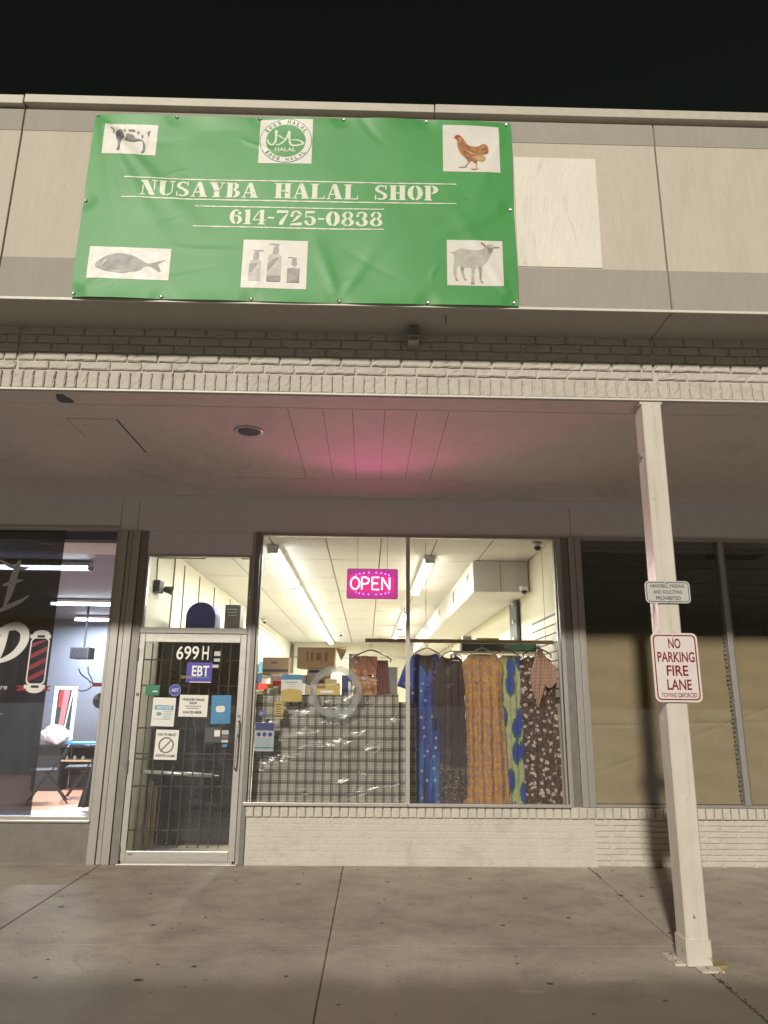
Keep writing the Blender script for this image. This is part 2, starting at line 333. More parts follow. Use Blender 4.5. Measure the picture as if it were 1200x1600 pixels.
class MB:
    def __init__(s): s.v = []; s.f = []
    def add(s, vs, fs):
        k = len(s.v); s.v += [tuple(p) for p in vs]; s.f += [tuple(i+k for i in q) for q in fs]; return s
    def box(s, x0, y0, z0, x1, y1, z1, c=0):
        x0, x1 = sorted((x0, x1)); y0, y1 = sorted((y0, y1)); z0, z1 = sorted((z0, z1))
        if c:    # chamfered towards -y (the side the street sees)
            c = min(c, (x1-x0)*.45, (z1-z0)*.45)
            vs = [(x0, y1, z0), (x1, y1, z0), (x1, y1, z1), (x0, y1, z1), (x0, y0+c, z0), (x1, y0+c, z0), (x1, y0+c, z1), (x0, y0+c, z1),
                  (x0+c, y0, z0+c), (x1-c, y0, z0+c), (x1-c, y0, z1-c), (x0+c, y0, z1-c)]
            fs = [(0, 3, 2, 1), (8, 9, 10, 11), (4, 5, 9, 8), (5, 6, 10, 9), (6, 7, 11, 10), (7, 4, 8, 11), (0, 1, 5, 4), (1, 2, 6, 5), (2, 3, 7, 6), (3, 0, 4, 7)]
            return s.add(vs, fs)
        return s.add([(x0, y0, z0), (x1, y0, z0), (x1, y1, z0), (x0, y1, z0), (x0, y0, z1), (x1, y0, z1), (x1, y1, z1), (x0, y1, z1)],
                     [(0, 3, 2, 1), (4, 5, 6, 7), (0, 1, 5, 4), (1, 2, 6, 5), (2, 3, 7, 6), (3, 0, 4, 7)])
    def prism(s, pts, y0, y1):
        """polygon of (x, z) points, extruded in y"""
        n = len(pts); vs = [(x, y0, z) for x, z in pts] + [(x, y1, z) for x, z in pts]
        area = sum(pts[i][0]*pts[(i+1) % n][1]-pts[(i+1) % n][0]*pts[i][1] for i in range(n))
        fr = tuple(range(n)) if area > 0 else tuple(reversed(range(n)))
        bk = tuple(n+i for i in reversed(fr))
        return s.add(vs, [fr, bk] + [(i, (i+1) % n, n+(i+1) % n, n+i) for i in range(n)])
    def tube(s, pts, rad, n=8, cap=True):
        pts = [Vector(p) for p in pts]; rads = rad if isinstance(rad, (list, tuple)) else [rad]*len(pts); rings = []; up = None
        for i, p in enumerate(pts):
            d = (pts[min(i+1, len(pts)-1)]-pts[max(i-1, 0)]).normalized()
            if up is None: up = Vector((0, 0, 1)) if abs(d.z) < .9 else Vector((1, 0, 0))
            a = d.cross(up).normalized(); b = a.cross(d).normalized(); up = b
            rings.append([p + rads[i]*(math.cos(2*math.pi*k/n)*a+math.sin(2*math.pi*k/n)*b) for k in range(n)])
        vs = [q for rg in rings for q in rg]; fs = [(i*n+k, i*n+(k+1) % n, (i+1)*n+(k+1) % n, (i+1)*n+k) for i in range(len(pts)-1) for k in range(n)]
        if cap: fs += [tuple(reversed(range(n))), tuple((len(pts)-1)*n+k for k in range(n))]
        return s.add(vs, fs)
    def lathe(s, c, prof, n=20, axis='z'):
        """profile of (radius, height) about a vertical (or y) axis through c"""
        vs = []
        for rd, h in prof:
            for k in range(n):
                a = 2*math.pi*k/n
                vs.append((c[0]+rd*math.cos(a), c[1]+rd*math.sin(a), c[2]+h) if axis == 'z' else (c[0]+rd*math.cos(a), c[1]+h, c[2]+rd*math.sin(a)))
        fs = [(i*n+k, i*n+(k+1) % n, (i+1)*n+(k+1) % n, (i+1)*n+k) for i in range(len(prof)-1) for k in range(n)]
        fs += [tuple(reversed(range(n))), tuple((len(prof)-1)*n+k for k in range(n))]
        return s.add(vs, fs)
    def grid(s, fn, nu, nv):
        vs = [fn(i/nu, j/nv) for j in range(nv+1) for i in range(nu+1)]
        return s.add(vs, [(j*(nu+1)+i, j*(nu+1)+i+1, (j+1)*(nu+1)+i+1, (j+1)*(nu+1)+i) for j in range(nv) for i in range(nu)])
    def mesh(s, name, off=Vector((0, 0, 0))):
        me = bpy.data.meshes.new(name); me.from_pydata([(a-off.x, b-off.y, c-off.z) for a, b, c in s.v], [], s.f)
        bm = bmesh.new(); bm.from_mesh(me); bmesh.ops.recalc_face_normals(bm, faces=bm.faces); bm.to_mesh(me); bm.free(); return me
    def build(s, name, mat, parent=None, smooth=False, bevel=0):
        o = link(name, s.mesh(name, wp(parent)), mat, parent, smooth=smooth)
        if bevel:
            b = o.modifiers.new('bevel', 'BEVEL'); b.width = bevel; b.segments = 2; b.limit_method = 'ANGLE'; b.angle_limit = R(40)
        return o
def box(name, mat, parent, *a, bevel=0, c=0): return MB().box(*a, c=c).build(name, mat, parent, bevel=bevel)

def text_polys(body, bold=0.0):
    cu = bpy.data.curves.new('t', 'FONT'); cu.body = body; cu.offset = bold; cu.resolution_u = 4; cu.space_line = 1.0; cu.align_x = 'CENTER'
    o = bpy.data.objects.new('t', cu); me = bpy.data.meshes.new_from_object(o)
    vs = [(v.co.x, v.co.y) for v in me.vertices]; fs = [tuple(p.vertices) for p in me.polygons]
    bpy.data.objects.remove(o); bpy.data.curves.remove(cu); bpy.data.meshes.remove(me); return vs, fs
def text(name, body, x0, z0, x1, z1, y, mat, parent, bold=0., fn=None, slant=0):
    """lettering fitted to the box x0..x1, z0..z1 on the plane y, facing the street"""
    vs, fs = text_polys(body, bold)
    ax = min(v[0] for v in vs); bx = max(v[0] for v in vs); ay = min(v[1] for v in vs); by = max(v[1] for v in vs)
    P = [(x0+(v[0]-ax)/(bx-ax)*(x1-x0)+slant*(v[1]-ay), y, z0+(v[1]-ay)/(by-ay)*(z1-z0)) for v in vs]
    if fn: P = [fn(p) for p in P]
    mb = MB(); mb.v = P; mb.f = fs
    me = bpy.data.meshes.new(name); off = wp(parent); me.from_pydata([(a-off.x, b-off.y, c-off.z) for a, b, c in P], [], fs)
    return link(name, me, mat, parent)
def rrect(x0, z0, x1, z1, rad, n=5):
    pts = []
    for cx, cz, a0 in ((x1-rad, z1-rad, 0), (x0+rad, z1-rad, 90), (x0+rad, z0+rad, 180), (x1-rad, z0+rad, 270)):
        for k in range(n+1):
            a = R(a0+90*k/n); pts.append((cx+rad*math.cos(a), cz+rad*math.sin(a)))
    return pts
def ringpoly(outer, inner, y, yb=None):
    n = len(outer); mb = MB(); vs = [(x, y, z) for x, z in outer]+[(x, y, z) for x, z in inner]
    mb.add(vs, [(i, (i+1) % n, n+(i+1) % n, n+i) for i in range(n)]); return mb

# ================================================================== THE GROUND
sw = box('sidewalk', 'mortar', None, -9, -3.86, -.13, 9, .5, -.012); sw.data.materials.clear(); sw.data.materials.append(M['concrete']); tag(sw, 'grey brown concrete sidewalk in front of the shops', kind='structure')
jx = [(-9.1, -9.1), (-6.88, -6.88), (-4.66, -4.63), (-2.455, -2.40), (-.198, -.232), (2.105, 1.975), (4.35, 4.32), (6.6, 6.6), (9, 9)]
for i in range(len(jx)-1):
    (a0, a1), (b0, b1) = jx[i], jx[i+1]; g = .0045
    for y0, y1 in ((.45, -2.299), (-2.301, -3.85)):
        def xa(y, p, s): return p[0]+(p[1]-p[0])*(-y/3.4)+s*g
        P = [(xa(y1, (a0, a1), 1), y1), (xa(y1, (b0, b1), -1), y1), (xa(y0, (b0, b1), -1), y0), (xa(y0, (a0, a1), 1), y0)]
        cx = sum(p[0] for p in P)/4; cy = sum(p[1] for p in P)/4
        I = [(x+(.006 if x < cx else -.006), y+(.0012 if y < cy else -.0012)) for x, y in P]
        mb = MB(); mb.add([(x, y, -.02) for x, y in P]+[(x, y, -.0025) for x, y in P]+[(x, y, 0) for x, y in I],
               [(8, 9, 10, 11)]+[(j, (j+1) % 4, 4+(j+1) % 4, 4+j) for j in range(4)]+[(4+j, 4+(j+1) % 4, 8+(j+1) % 4, 8+j) for j in range(4)])
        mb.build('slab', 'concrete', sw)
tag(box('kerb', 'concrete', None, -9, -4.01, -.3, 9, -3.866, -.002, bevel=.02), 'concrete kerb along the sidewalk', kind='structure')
gr = MB().grid(lambda a, b: ((a-.5)*500, -250+b*500, -.142), 4, 4).build('parking_lot', 'asphalt'); tag(gr, 'pale asphalt lot in front of the shops', kind='structure')
mb = MB()
for k in range(90):    # leaf scraps and grit on the slabs
    x, y = random.uniform(-3.5, 3.5), random.uniform(-3.4, -.05); s = random.uniform(.003, .011) if k > 6 else random.uniform(.015, .03)
    a = random.uniform(0, 6); mb.add([(x+s*math.cos(a+q)*(1+.5*random.random()), y+s*.7*math.sin(a+q), .002+.003*random.random()) for q in (0, 1.3, 2.4, 3.6, 5)]+[(x, y, .006)], [(i, (i+1) % 5, 5) for i in range(5)])
for k in range(900):
    x, y = random.uniform(-3.6, 3.6), random.uniform(-3.5, -.05); s = random.uniform(.0012, .0035)
    mb.add([(x+s, y, .0004), (x, y+s, .0004), (x-s, y, .0004), (x, y-s, .0004), (x, y, .0004+s)], [(0, 1, 4), (1, 2, 4), (2, 3, 4), (3, 0, 4)])
for k in range(34):    # flattened gum
    x, y = random.uniform(-3.4, 3.4), random.uniform(-3.4, -.15); s = random.uniform(.008, .018)
    mb.add([(x+s*(1+.3*random.random())*math.cos(q*.7), y+s*(1+.3*random.random())*math.sin(q*.7), .0006) for q in range(9)]+[(x, y, .0022)], [(i, (i+1) % 9, 9) for i in range(9)])
M['scrape'] = pm('pale_scrape', (.50, .46, .40), .9, var=.3, vs=20)
sp = MB()
for (x0, y0, x1, y1, n_) in ((-.12, -.28, .95, -.95, 60), (2.35, -2.38, 3.0, -2.50, 30)):
    for k in range(n_):
        if random.random() < .35: continue
        a, b = k/n_, (k+.9)/n_; o1 = .03*math.sin(a*3); w1 = random.uniform(.001, .0045)
        p = (x0+(x1-x0)*a, y0+(y1-y0)*a+o1); q = (x0+(x1-x0)*b, y0+(y1-y0)*b+.03*math.sin(b*3)); sp.add([(p[0], p[1]-w1, .0008), (q[0], q[1]-w1, .0008), (q[0], q[1]+w1, .0008), (p[0], p[1]+w1, .0008)], [(0, 1, 2, 3)])
tag(sp.build('pale_scrape_mark', 'scrape'), 'faint pale scrape marks across the slabs', kind='stuff')
tag(mb.build('sidewalk_litter', 'ink'), 'small dark scraps and grit scattered over the sidewalk', kind='stuff')
mb = MB()
for k in range(90):    # dirt gathered in the right joint beyond the post
    y = random.uniform(-3.5, -2.62) if k < 72 else random.uniform(-.5, -.05); x = 2.105-.13*(-y/3.4)+random.gauss(0, .008)*(2 if random.random() < .15 else 1); s = random.uniform(.003, .008)*(2.2 if random.random() < .12 else 1)
    a = random.uniform(0, 6); mb.add([(x+s*math.cos(a+q), y+s*math.sin(a+q), .001) for q in (0, 1.3, 2.4, 3.6, 5)]+[(x, y, .007)], [(i, (i+1) % 5, 5) for i in range(5)])
tag(mb.build('joint_dirt', 'ink'), 'dark crumbs of dirt packed in the sidewalk joint by the post', kind='stuff')

# ================================================================== THE BUILDING
B = empty('shopping_strip_building', (0, 0, 0), 'low cream shopping strip building with brick canopy beam and aluminium shop fronts', 'building')
FY = -3.035
# upper fascia: panels with a stripe top and bottom
xs = [-9.7, -7.1, -2.535, 2.04, 6.6, 9.2]
for a, b in zip(xs, xs[1:]):
    p = box('fascia_panel', 'fascia', B, a+.006, FY, 4.09, b-.006, FY+.12, 5.615, bevel=.004)
    box('lower_stripe', 'stripe', p, a+.007, FY-.003, 4.095, b-.007, FY+.01, 4.395)
    box('upper_stripe', 'stripe', p, a+.007, FY-.003, 5.43, b-.007, FY+.01, 5.61)
box('fascia_backing', 'shadowgap', B, -9.7, FY+.125, 4.10, 9.2, FY+.2, 5.64)
cx_ = [-9.7, -5.6, -2.54, .43, 3.5, 6.6, 9.2]
for i, (a, b) in enumerate(zip(cx_, cx_[1:])):
    dz = -.012 if i == 1 else 0
    box('coping', 'coping', B, a+.004, FY-.035, 5.645+dz, b-.004, FY+.3, 5.715+dz+(.004 if i % 2 else 0), bevel=.004)
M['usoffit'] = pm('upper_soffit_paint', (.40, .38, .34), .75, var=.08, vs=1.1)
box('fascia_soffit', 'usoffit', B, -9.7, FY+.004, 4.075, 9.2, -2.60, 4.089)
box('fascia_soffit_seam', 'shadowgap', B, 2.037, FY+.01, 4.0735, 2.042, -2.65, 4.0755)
box('drip_edge', 'lip', B, -9.7, FY-.006, 4.074, 9.2, FY+.003, 4.092)
mb = MB().box(-9.7, -2.62, 4.25, 9.2, 17, 4.45); mb.build('roof', 'blackm', B)
# bare rectangle where an older sign hung
ps = MB(); ps.prism([(1.0, 4.405), (1.583, 4.405), (1.592, 5.30), (1.0, 5.302)], FY-.005, FY+.01)
tag(ps.build('bare_patch', 'patch', B), 'whitish unpainted patch')
# brick canopy beam
beam = box('brick_beam', 'mortar', B, -9.7, -2.6405, 3.60, 9.2, -2.44, 4.085)
box('beam_lip', 'lip', B, -9.7, -2.668, 3.588, 9.2, -2.43, 3.600)
def brick_me(w, h, d, k, rough=1.):
    rnd = random.Random(k*17+int(w*1000)); nu, nv = (6, 2) if w > h else (2, 5)
    mb = MB(); c = .004
    def P(a, b):
        x = -w/2+a*w; z = -h/2+b*h; e = (a in (0, 1)) or (b in (0, 1))
        jx = rnd.gauss(0, .0013*rough); jz = rnd.gauss(0, .0013*rough)
        y = c+rnd.uniform(0, .002*rough) if e else -rnd.uniform(0, .0022*rough)
        if rnd.random() < .05*rough: y += .006
        return (x+jx, y, z+jz)
    us = [0, .05]+[i/nu for i in range(1, nu)]+[.95, 1] if w > h else [0, .12, .5, .88, 1]
    vs = [0, .12, .5, .88, 1] if w > h else [0, .05]+[i/nv for i in range(1, nv)]+[.95, 1]
    pts = [P(a, b) for b in vs for a in us]; n = len(us); k0 = len(pts)
    fs = [(j*n+i, j*n+i+1, (j+1)*n+i+1, (j+1)*n+i) for j in range(len(vs)-1) for i in range(n-1)]
    bd = list(range(n))+[j*n+n-1 for j in range(1, len(vs))]+[(len(vs)-1)*n+i for i in range(n-2, -1, -1)]+[j*n for j in range(len(vs)-2, 0, -1)]
    pts += [(pts[i][0], d, pts[i][2]) for i in bd]; L = len(bd)
    fs += [(bd[i], k0+i, k0+(i+1) % L, bd[(i+1) % L]) for i in range(L)]
    mb.v = pts; mb.f = fs; return mb
BR = {}
def brick_mesh(w, h, d=.03, rough=1.):
    key = (round(w, 3), round(h, 3), rough)
    if key not in BR: BR[key] = [brick_me(w, h, d, k, rough).mesh('brick') for k in range(8)]
    return random.choice(BR[key])
def lay(parent, x, y, z, w, h, rough=1., stuff=None, yj=.0025):
    yy = y+random.uniform(-yj, yj)
    if stuff is not None:
        me = brick_me(w, h, .03, random.randrange(8), rough); stuff.add([(a+x, b+yy, c_+z) for a, b, c_ in me.v], me.f); return
    o = link('brick', brick_mesh(w, h, .03, rough), 'brick', parent); o.location = Vector((x, yy, z))-wp(parent)
    o.rotation_euler = (random.gauss(0, .006), random.gauss(0, .004), random.gauss(0, .006))
st = MB()
for c_ in range(5):
    z = 3.750+.068*c_+.034; x = -9.6+(.11 if c_ % 2 else 0)
    while x < 9.1:
        vis = -2.95 < x < 3.15
        if not (abs(x-2.04) < .115 or abs(x+2.53) < .115):
            lay(beam, x, -2.655, z, .207, .058, stuff=None if vis else st)
        else:      # cut bricks either side of the control joint
            j = 2.04 if x > 0 else -2.53; l0, l1 = x-.1035, j-.006; r0_, r1 = j+.006, x+.1035
            for q0, q1 in ((l0, l1), (r0_, r1)):
                if q1-q0 > .04: lay(beam, (q0+q1)/2, -2.655, z, round(q1-q0, 2), .058, stuff=None if vis else st)
        x += .218
x = -9.6
while x < 9.1:
    vis = -2.9 < x < 3.05; lay(beam, x, -2.657, 3.673, .066, .134, stuff=None if vis else st); x += .0755
o = st.build('far_bricks', 'brick', B); tag(o, kind='stuff')
# soffit over the walk
sf = MB(); sf.box(-9.7, -2.43, 3.58, 9.2, 0, 3.60); sof = sf.build('walk_soffit', 'soffit', B)
box('soffit_edge', 'soffit', sof, -9.7, -2.645, 3.582, 9.2, -2.432, 3.587)
for x in (-.62, -.36, -.14, .10, .34, .58): box('board_seam', 'cord', sof, x-.002, -2.42, 3.5785, x+.002, -.72, 3.5802)
box('seam_bead', 'soffit', sof, -9.7, -.70, 3.574, 9.2, -.66, 3.580)
o = box('hatch_edge', 'shadowgap', sof, -1.972, -2.15, 3.577, -1.962, -1.38, 3.5802); box('hatch_edge', 'cord', sof, -2.35, -2.152, 3.5785, -1.962, -2.147, 3.5802)
box('hatch_edge', 'cord', sof, -2.352, -2.15, 3.5785, -2.349, -1.75, 3.5802)
mb = MB(); mb.add([(-2.22+.05*math.cos(a)*(1+.3*math.sin(3*a)), -2.53+.10*math.sin(a)*(1+.25*math.cos(2*a)), 3.5788) for a in [k*.42 for k in range(15)]], [tuple(range(15))])
tag(mb.build('peeled_spot', 'darkgrey', sof), 'dark patch of peeled paint')
# header above the shop fronts
hd = box('header_panel', 'wall', B, -9.7, -.03, 3.19, 9.2, .10, 3.578)
box('header_panel', 'wall', B, -2.292, -.028, 2.945, -1.2135, .05, 3.188)
for x in (-2.60, -2.42, 2.12): box('panel_seam', 'shadowgap', hd, x-.002, -.0315, 3.19, x+.002, -.028, 3.5)
box('header_trim', 'alu', B, -9.7, -.045, 3.176, -2.61, -.02, 3.192); box('header_trim', 'alu', B, -1.13, -.045, 3.176, 9.2, -.02, 3.192)

# ---- bulkheads
bulk = box('low_brick_wall', 'brick', B, -1.135, -.035, 0, 2.178, .12, .525)
bulk2 = box('low_brick_wall', 'mortar', B, 2.180, -.030, 0, 9.2, .12, .525)
x = -1.095; k = 0
stq = MB()
while x < 9.0:
    lay(bulk if x < 2.15 else bulk2, x, -.056, .474, .072, .098, .6, stuff=None if x < 4.0 else stq); x += .0815
zz = 0
for c_ in range(7):
    h = .0585; z = .003+.0595*c_+h/2; x = -1.13+(.10 if c_ % 2 else .02)
    x = -1.132
    first = True
    while x < 2.165:
        wd = .205 if not (first and c_ % 2) else .10; wd = min(wd, 2.172-x); first = False
        if wd > .03:
            me = brick_me(round(wd-.0015, 4), h-.0005, .03, random.randrange(8), .16)
            stq.add([(a+x+wd/2, b-.0365+random.uniform(-.0006, .0006), q+z) for a, b, q in me.v], me.f)
        x += wd
for c_ in range(8):
    h = .044; z = .006+.0515*c_+h/2; x = 2.19+(.15 if c_ % 2 else 0)
    if c_ % 2: lay(bulk2, 2.19+.068, -.040, z, .136, h, .5, yj=.001)
    while x < 9.1:
        wd = .295; lay(bulk2, x+.0045+wd/2, -.040, z, wd, h, .5, stuff=None if x < 3.9 else stq, yj=.001); x += .304
o = stq.build('thickly_painted_bricks', 'brick', B); tag(o, kind='stuff')
# tread plate bulkhead under the barber window
tp = box('tread_plate', 'steel', B, -9.6, -.03, .0, -2.585, .05, .362)
lg = MB(); i = 0
z = .018
while z < .352:
    x = -4.9+(.014 if i % 2 else 0)
    while x < -2.60:
        s = 1 if (i+int(round(x/.028))) % 2 else -1; L, W = .0115, .0045; ca, sa = math.cos(s*.785), math.sin(s*.785)
        P = [(-L, 0), (0, -W), (L, 0), (0, W)]; vs = [(x+a*ca-b*sa, -.0305, z+a*sa+b*ca) for a, b in P]+[(x-L*.4*ca, -.0350, z-L*.4*sa), (x+L*.4*ca, -.0350, z+L*.4*sa)]
        lg.add(vs, [(0, 1, 5, 4), (1, 2, 5), (2, 3, 4, 5), (3, 0, 4)]); x += .028
    z += .0135; i += 1
tag(lg.build('tread_lugs', 'steel', tp), kind='stuff')

# ---- shop fronts
def frame_set(name, x0, x1, z0, z1, fw=.03, y=-.045, d=.09, mat='alu', parent=None):
    p = box(name, mat, parent or B, x0, y, z0, x0+fw, y+d, z1, bevel=.002)
    box('frame_bar', mat, p, x1-fw, y, z0, x1, y+d, z1, bevel=.002); box('frame_bar', mat, p, x0+fw+.001, y, z1-fw, x1-fw-.001, y+d, z1, bevel=.002)
    box('frame_bar', mat, p, x0+fw+.001, y, z0, x1-fw-.001, y+d, z0+fw, bevel=.002); return p
# shop window, two lights
wf = frame_set('window_frame', -1.128, 1.952, .528, 3.176, .020, -.03, .06)
box('mullion', 'alu_b', wf, .384, -.04, .548, .424, .03, 3.156, bevel=.002)
for a, b in ((-1.107, .384), (.424, 1.931)): box('pane', 'glass', wf, a, 0, .549, b, .006, 3.155)
box('window_sill', 'alu_b', B, -1.160, -.085, .526, .400, -.031, .556, bevel=.003); box('window_sill', 'alu_b', B, .404, -.085, .525, 1.962, -.031, .553, bevel=.003)
# columns of aluminium profile
def column(xs_, z0=0, z1=3.175, mats=None):
    p = None
    for i, (a, b, y) in enumerate(xs_):
        q = box('frame_column' if p is None else 'column_strip', (mats or ['alu']*9)[i], B if p is None else p, a, y, z0, b, .05, z1, bevel=.003)
        p = p or q
    return p
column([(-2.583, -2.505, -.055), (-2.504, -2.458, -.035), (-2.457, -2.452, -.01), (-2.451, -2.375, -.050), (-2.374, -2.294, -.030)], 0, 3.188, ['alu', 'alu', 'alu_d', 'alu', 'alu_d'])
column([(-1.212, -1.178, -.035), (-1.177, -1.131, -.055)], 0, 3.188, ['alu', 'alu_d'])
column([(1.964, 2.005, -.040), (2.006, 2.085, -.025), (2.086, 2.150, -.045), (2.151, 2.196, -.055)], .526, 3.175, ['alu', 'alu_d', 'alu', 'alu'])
# papered windows on the right
wr = frame_set('window_frame', 2.197, 5.3, .528, 3.176, .022, -.04, .08)
for x in (3.69, ): 
    box('mullion', 'alu', wr, x-.022, -.05, .551, x+.028, .04, 3.153, bevel=.002); box('mullion', 'alu_d', wr, x+.029, -.035, .551, x+.05, .03, 3.153)
for a, b in ((2.220, 3.667), (3.741, 5.277)): box('pane', 'glass_o', wr, a, 0, .551, b, .006, 3.153)
tp_ = MB(); pts = []
for k in range(40):
    z = .56+k*.042; ww = .006+.012*random.random(); tp_.box(3.655-ww, -.004, z, 3.662, -.001, z+.034*random.uniform(.5, 1))
tag(tp_.build('ragged_tape', 'cord', wr), kind='stuff')
# barber window, left
wb = frame_set('window_frame', -6.2, -2.59, .385, 3.240, .028, -.035, .07)
box('pane', 'glass', wb, -6.17, 0, .414, -2.619, .006, 3.211)
box('window_sill', 'alu_b', B, -6.2, -.06, .364, -2.588, .04, .384, bevel=.003)
# transom
tr = frame_set('transom_frame', -2.290, -1.214, 2.134, 2.943, .022, -.035, .07)
box('frame_bar', 'alu', tr, -2.29, -.045, 2.134, -1.214, -.036, 2.19, bevel=.003); box('pane', 'glass', tr, -2.267, 0, 2.19, -1.237, .006, 2.920)
box('film_scrap', 'paper', tr, -2.19, -.003, 2.902, -1.70, -.001, 2.914); box('film_scrap', 'paper', tr, -1.32, -.003, 2.905, -1.245, -.001, 2.916)
# ---- door
dr = empty('shop_door', (-2.285, 0, 0), 'aluminium framed glass shop door with pull handle, its glass full of notices', 'door')
DL, DR_ = -2.284, -1.216
box('stile', 'alu_b', dr, DL, -.042, .034, DL+.054, .0, 2.128, bevel=.003); box('stile', 'alu_b', dr, DR_-.062, -.042, .034, DR_, .0, 2.128, bevel=.003)
box('top_rail', 'alu_b', dr, DL+.055, -.040, 2.046, DR_-.063, 0, 2.128, bevel=.003); br = box('bottom_rail', 'alu_b', dr, DL+.055, -.042, .034, DR_-.063, 0, .118, bevel=.003)
box('kick_strip', 'alu', dr, DL+.02, -.046, .012, DR_-.02, -.043, .036)
mb = MB()
for k in range(10): mb.lathe((DL+.06+k*.105, -.049, .024), [(.004, 0), (.003, .003)], 8, 'y')
mb.build('rivets', 'zinc', dr)
box('door_pane', 'glass', dr, DL+.055, -.02, .119, DR_-.063, -.014, 2.045)
box('maker_plate', 'cord', br, -2.21, -.044, .085, -2.165, -.041, .097)
for z in (.10, .86, 1.92): MB().tube([(DL-.004, -.050, z-.06), (DL-.004, -.050, z+.06)], .010, 10).build('hinge', 'alu_d', dr)
h = MB(); h.tube([(-1.248, -.043, 1.30), (-1.248, -.095, 1.29), (-1.250, -.100, 1.26), (-1.258, -.100, .90), (-1.262, -.095, .86), (-1.262, -.043, .85)], .0095, 10)
hh = h.build('door_handle', 'alu_b', dr, smooth=True)
box('handle_plate', 'alu_b', hh, -1.268, -.047, 1.10, -1.232, -.0425, 1.36, bevel=.002)
MB().lathe((-1.249, -.058, 1.155), [(.010, 0), (.014, .003), (.014, .012)], 14, 'y').build('lock_cylinder', 'zinc', hh)
box('latch_guard', 'alu_d', hh, -1.262, -.050, 1.325, -1.240, -.0475, 1.352)
MB().lathe((-2.256, -.047, 1.535), [(.014, 0), (.016, .004)], 14, 'y').build('screw_cap', 'cord', dr)
box('threshold', 'alu', B, -2.30, -.075, .0, -1.19, .06, .012, bevel=.003)
box('weather_strip', 'alu_d', B, -2.29, .005, .012, -1.21, .02, .03)
# security grille inside the door
sg = empty('door_grille', (-1.75, .08, 0), 'black security bars with a silver push bar just inside the shop door', 'grille')
for x in [-2.181+.0985*k for k in range(10)]: box('grille_bar', 'blackm', sg, x-.005, .070, .124, x+.005, .080, 2.04)
for z in (1.876, 1.625, 1.215, .975, .925, .675, .28): box('grille_rail', 'blackm', sg, -2.275, .081, z-.006, -1.222, .087, z+.006)
# box_on grille: silver bar
pb = MB().tube([(-2.20, .105, .806), (-1.50, .105, .775)], .019, 12).build('push_bar', 'alu_b', sg, smooth=True)
MB().tube([(-1.50, .105, .775), (-1.44, .105, .772)], .008, 8).build('bar_end', 'alu_d', sg)
# building side walls / backs so that it stands from other viewpoints
for a, b in ((-9.7, -9.55), (9.05, 9.2)): box('end_wall', 'fascia', B, a, -.02, 0, b, 17, 4.24)
box('rear_wall', 'fascia', B, -9.54, 16.8, 0, 9.04, 17, 4.24)

# ================================================================== INTERIORS (setting)
def struct(name, mat, *a, label=None):
    return tag(box(name, mat, None, *a), label, kind='structure')
struct('floor', 'floor', -2.36, .13, -.1, 2.0, 15, .004, label='pale shop floor behind the glass')
wl = struct('wall', 'yellowwall', -2.44, .06, 0, -2.36, 15, 3.3, label='cream left wall of the shop')
wr_ = struct('wall', 'yellowwall', 1.99, .07, 0, 2.07, 15, 3.3, label='cream right wall of the shop')
wbk = struct('wall', 'yellowwall', -2.36, 15.0, 0, 1.99, 15.1, 3.3, label='cream back wall of the shop')
box('wall_rail', 'alu', wbk, -2.3, 14.97, 2.75, 1.98, 14.995, 2.80); box('dark_opening', 'darkgrey', wbk, -.4, 14.96, .0, .9, 14.995, 2.5)
box('corner_strip', 'cord', wbk, -2.33, 14.9, 2.3, -2.25, 14.99, 3.15)
cg = struct('ceiling', 'ceilgrid', -2.36, .07, 3.215, 1.99, 15, 3.25, label='white tiled drop ceiling of the shop')
X0 = [-2.36+.0, -1.70, -1.09, -.48, .13, .74, 1.35, 1.985]
Y0 = [.075, .15]+[.15+1.33*k for k in range(1, 12)]
rest = MB()
for j in range(len(Y0)-1):
    for i in range(len(X0)-1):
        a = (X0[i]+.008, Y0[j]+.010, 3.200+random.uniform(0, .003), X0[i+1]-.008, min(15, Y0[j+1])-.010, 3.214)
        if j < 8: box('ceiling_tile', 'ceil', cg, *a)
        else: rest.box(*a)
tag(rest.build('far_tiles', 'ceil', cg), kind='stuff')
# slatwall strips on both walls
for i in range(9):
    z0 = 1.55+i*.095; box('slat', 'slat', wr_, 1.975, .18, z0, 1.988, 1.35, z0+.080)
box('slat_backing', 'cord', wr_, 1.984, .17, 1.5, 1.9895, 1.36, 2.42)
for i in range(12):
    z0 = 1.9+i*.10; box('slat', 'slat', wl, -2.358, 7.8, z0, -2.342, 11, z0+.082)
box('slat_backing', 'cord', wl, -2.3595, 7.7, 1.85, -2.352, 11.1, 3.1)
for y in (1.75, 2.6, 3.6, 4.9): MB().tube([(-2.355, y, 3.15), (-2.352, y+.02, 2.6), (-2.355, y, 1.2)], .008, 6).build('wall_seam', 'cord', wl)

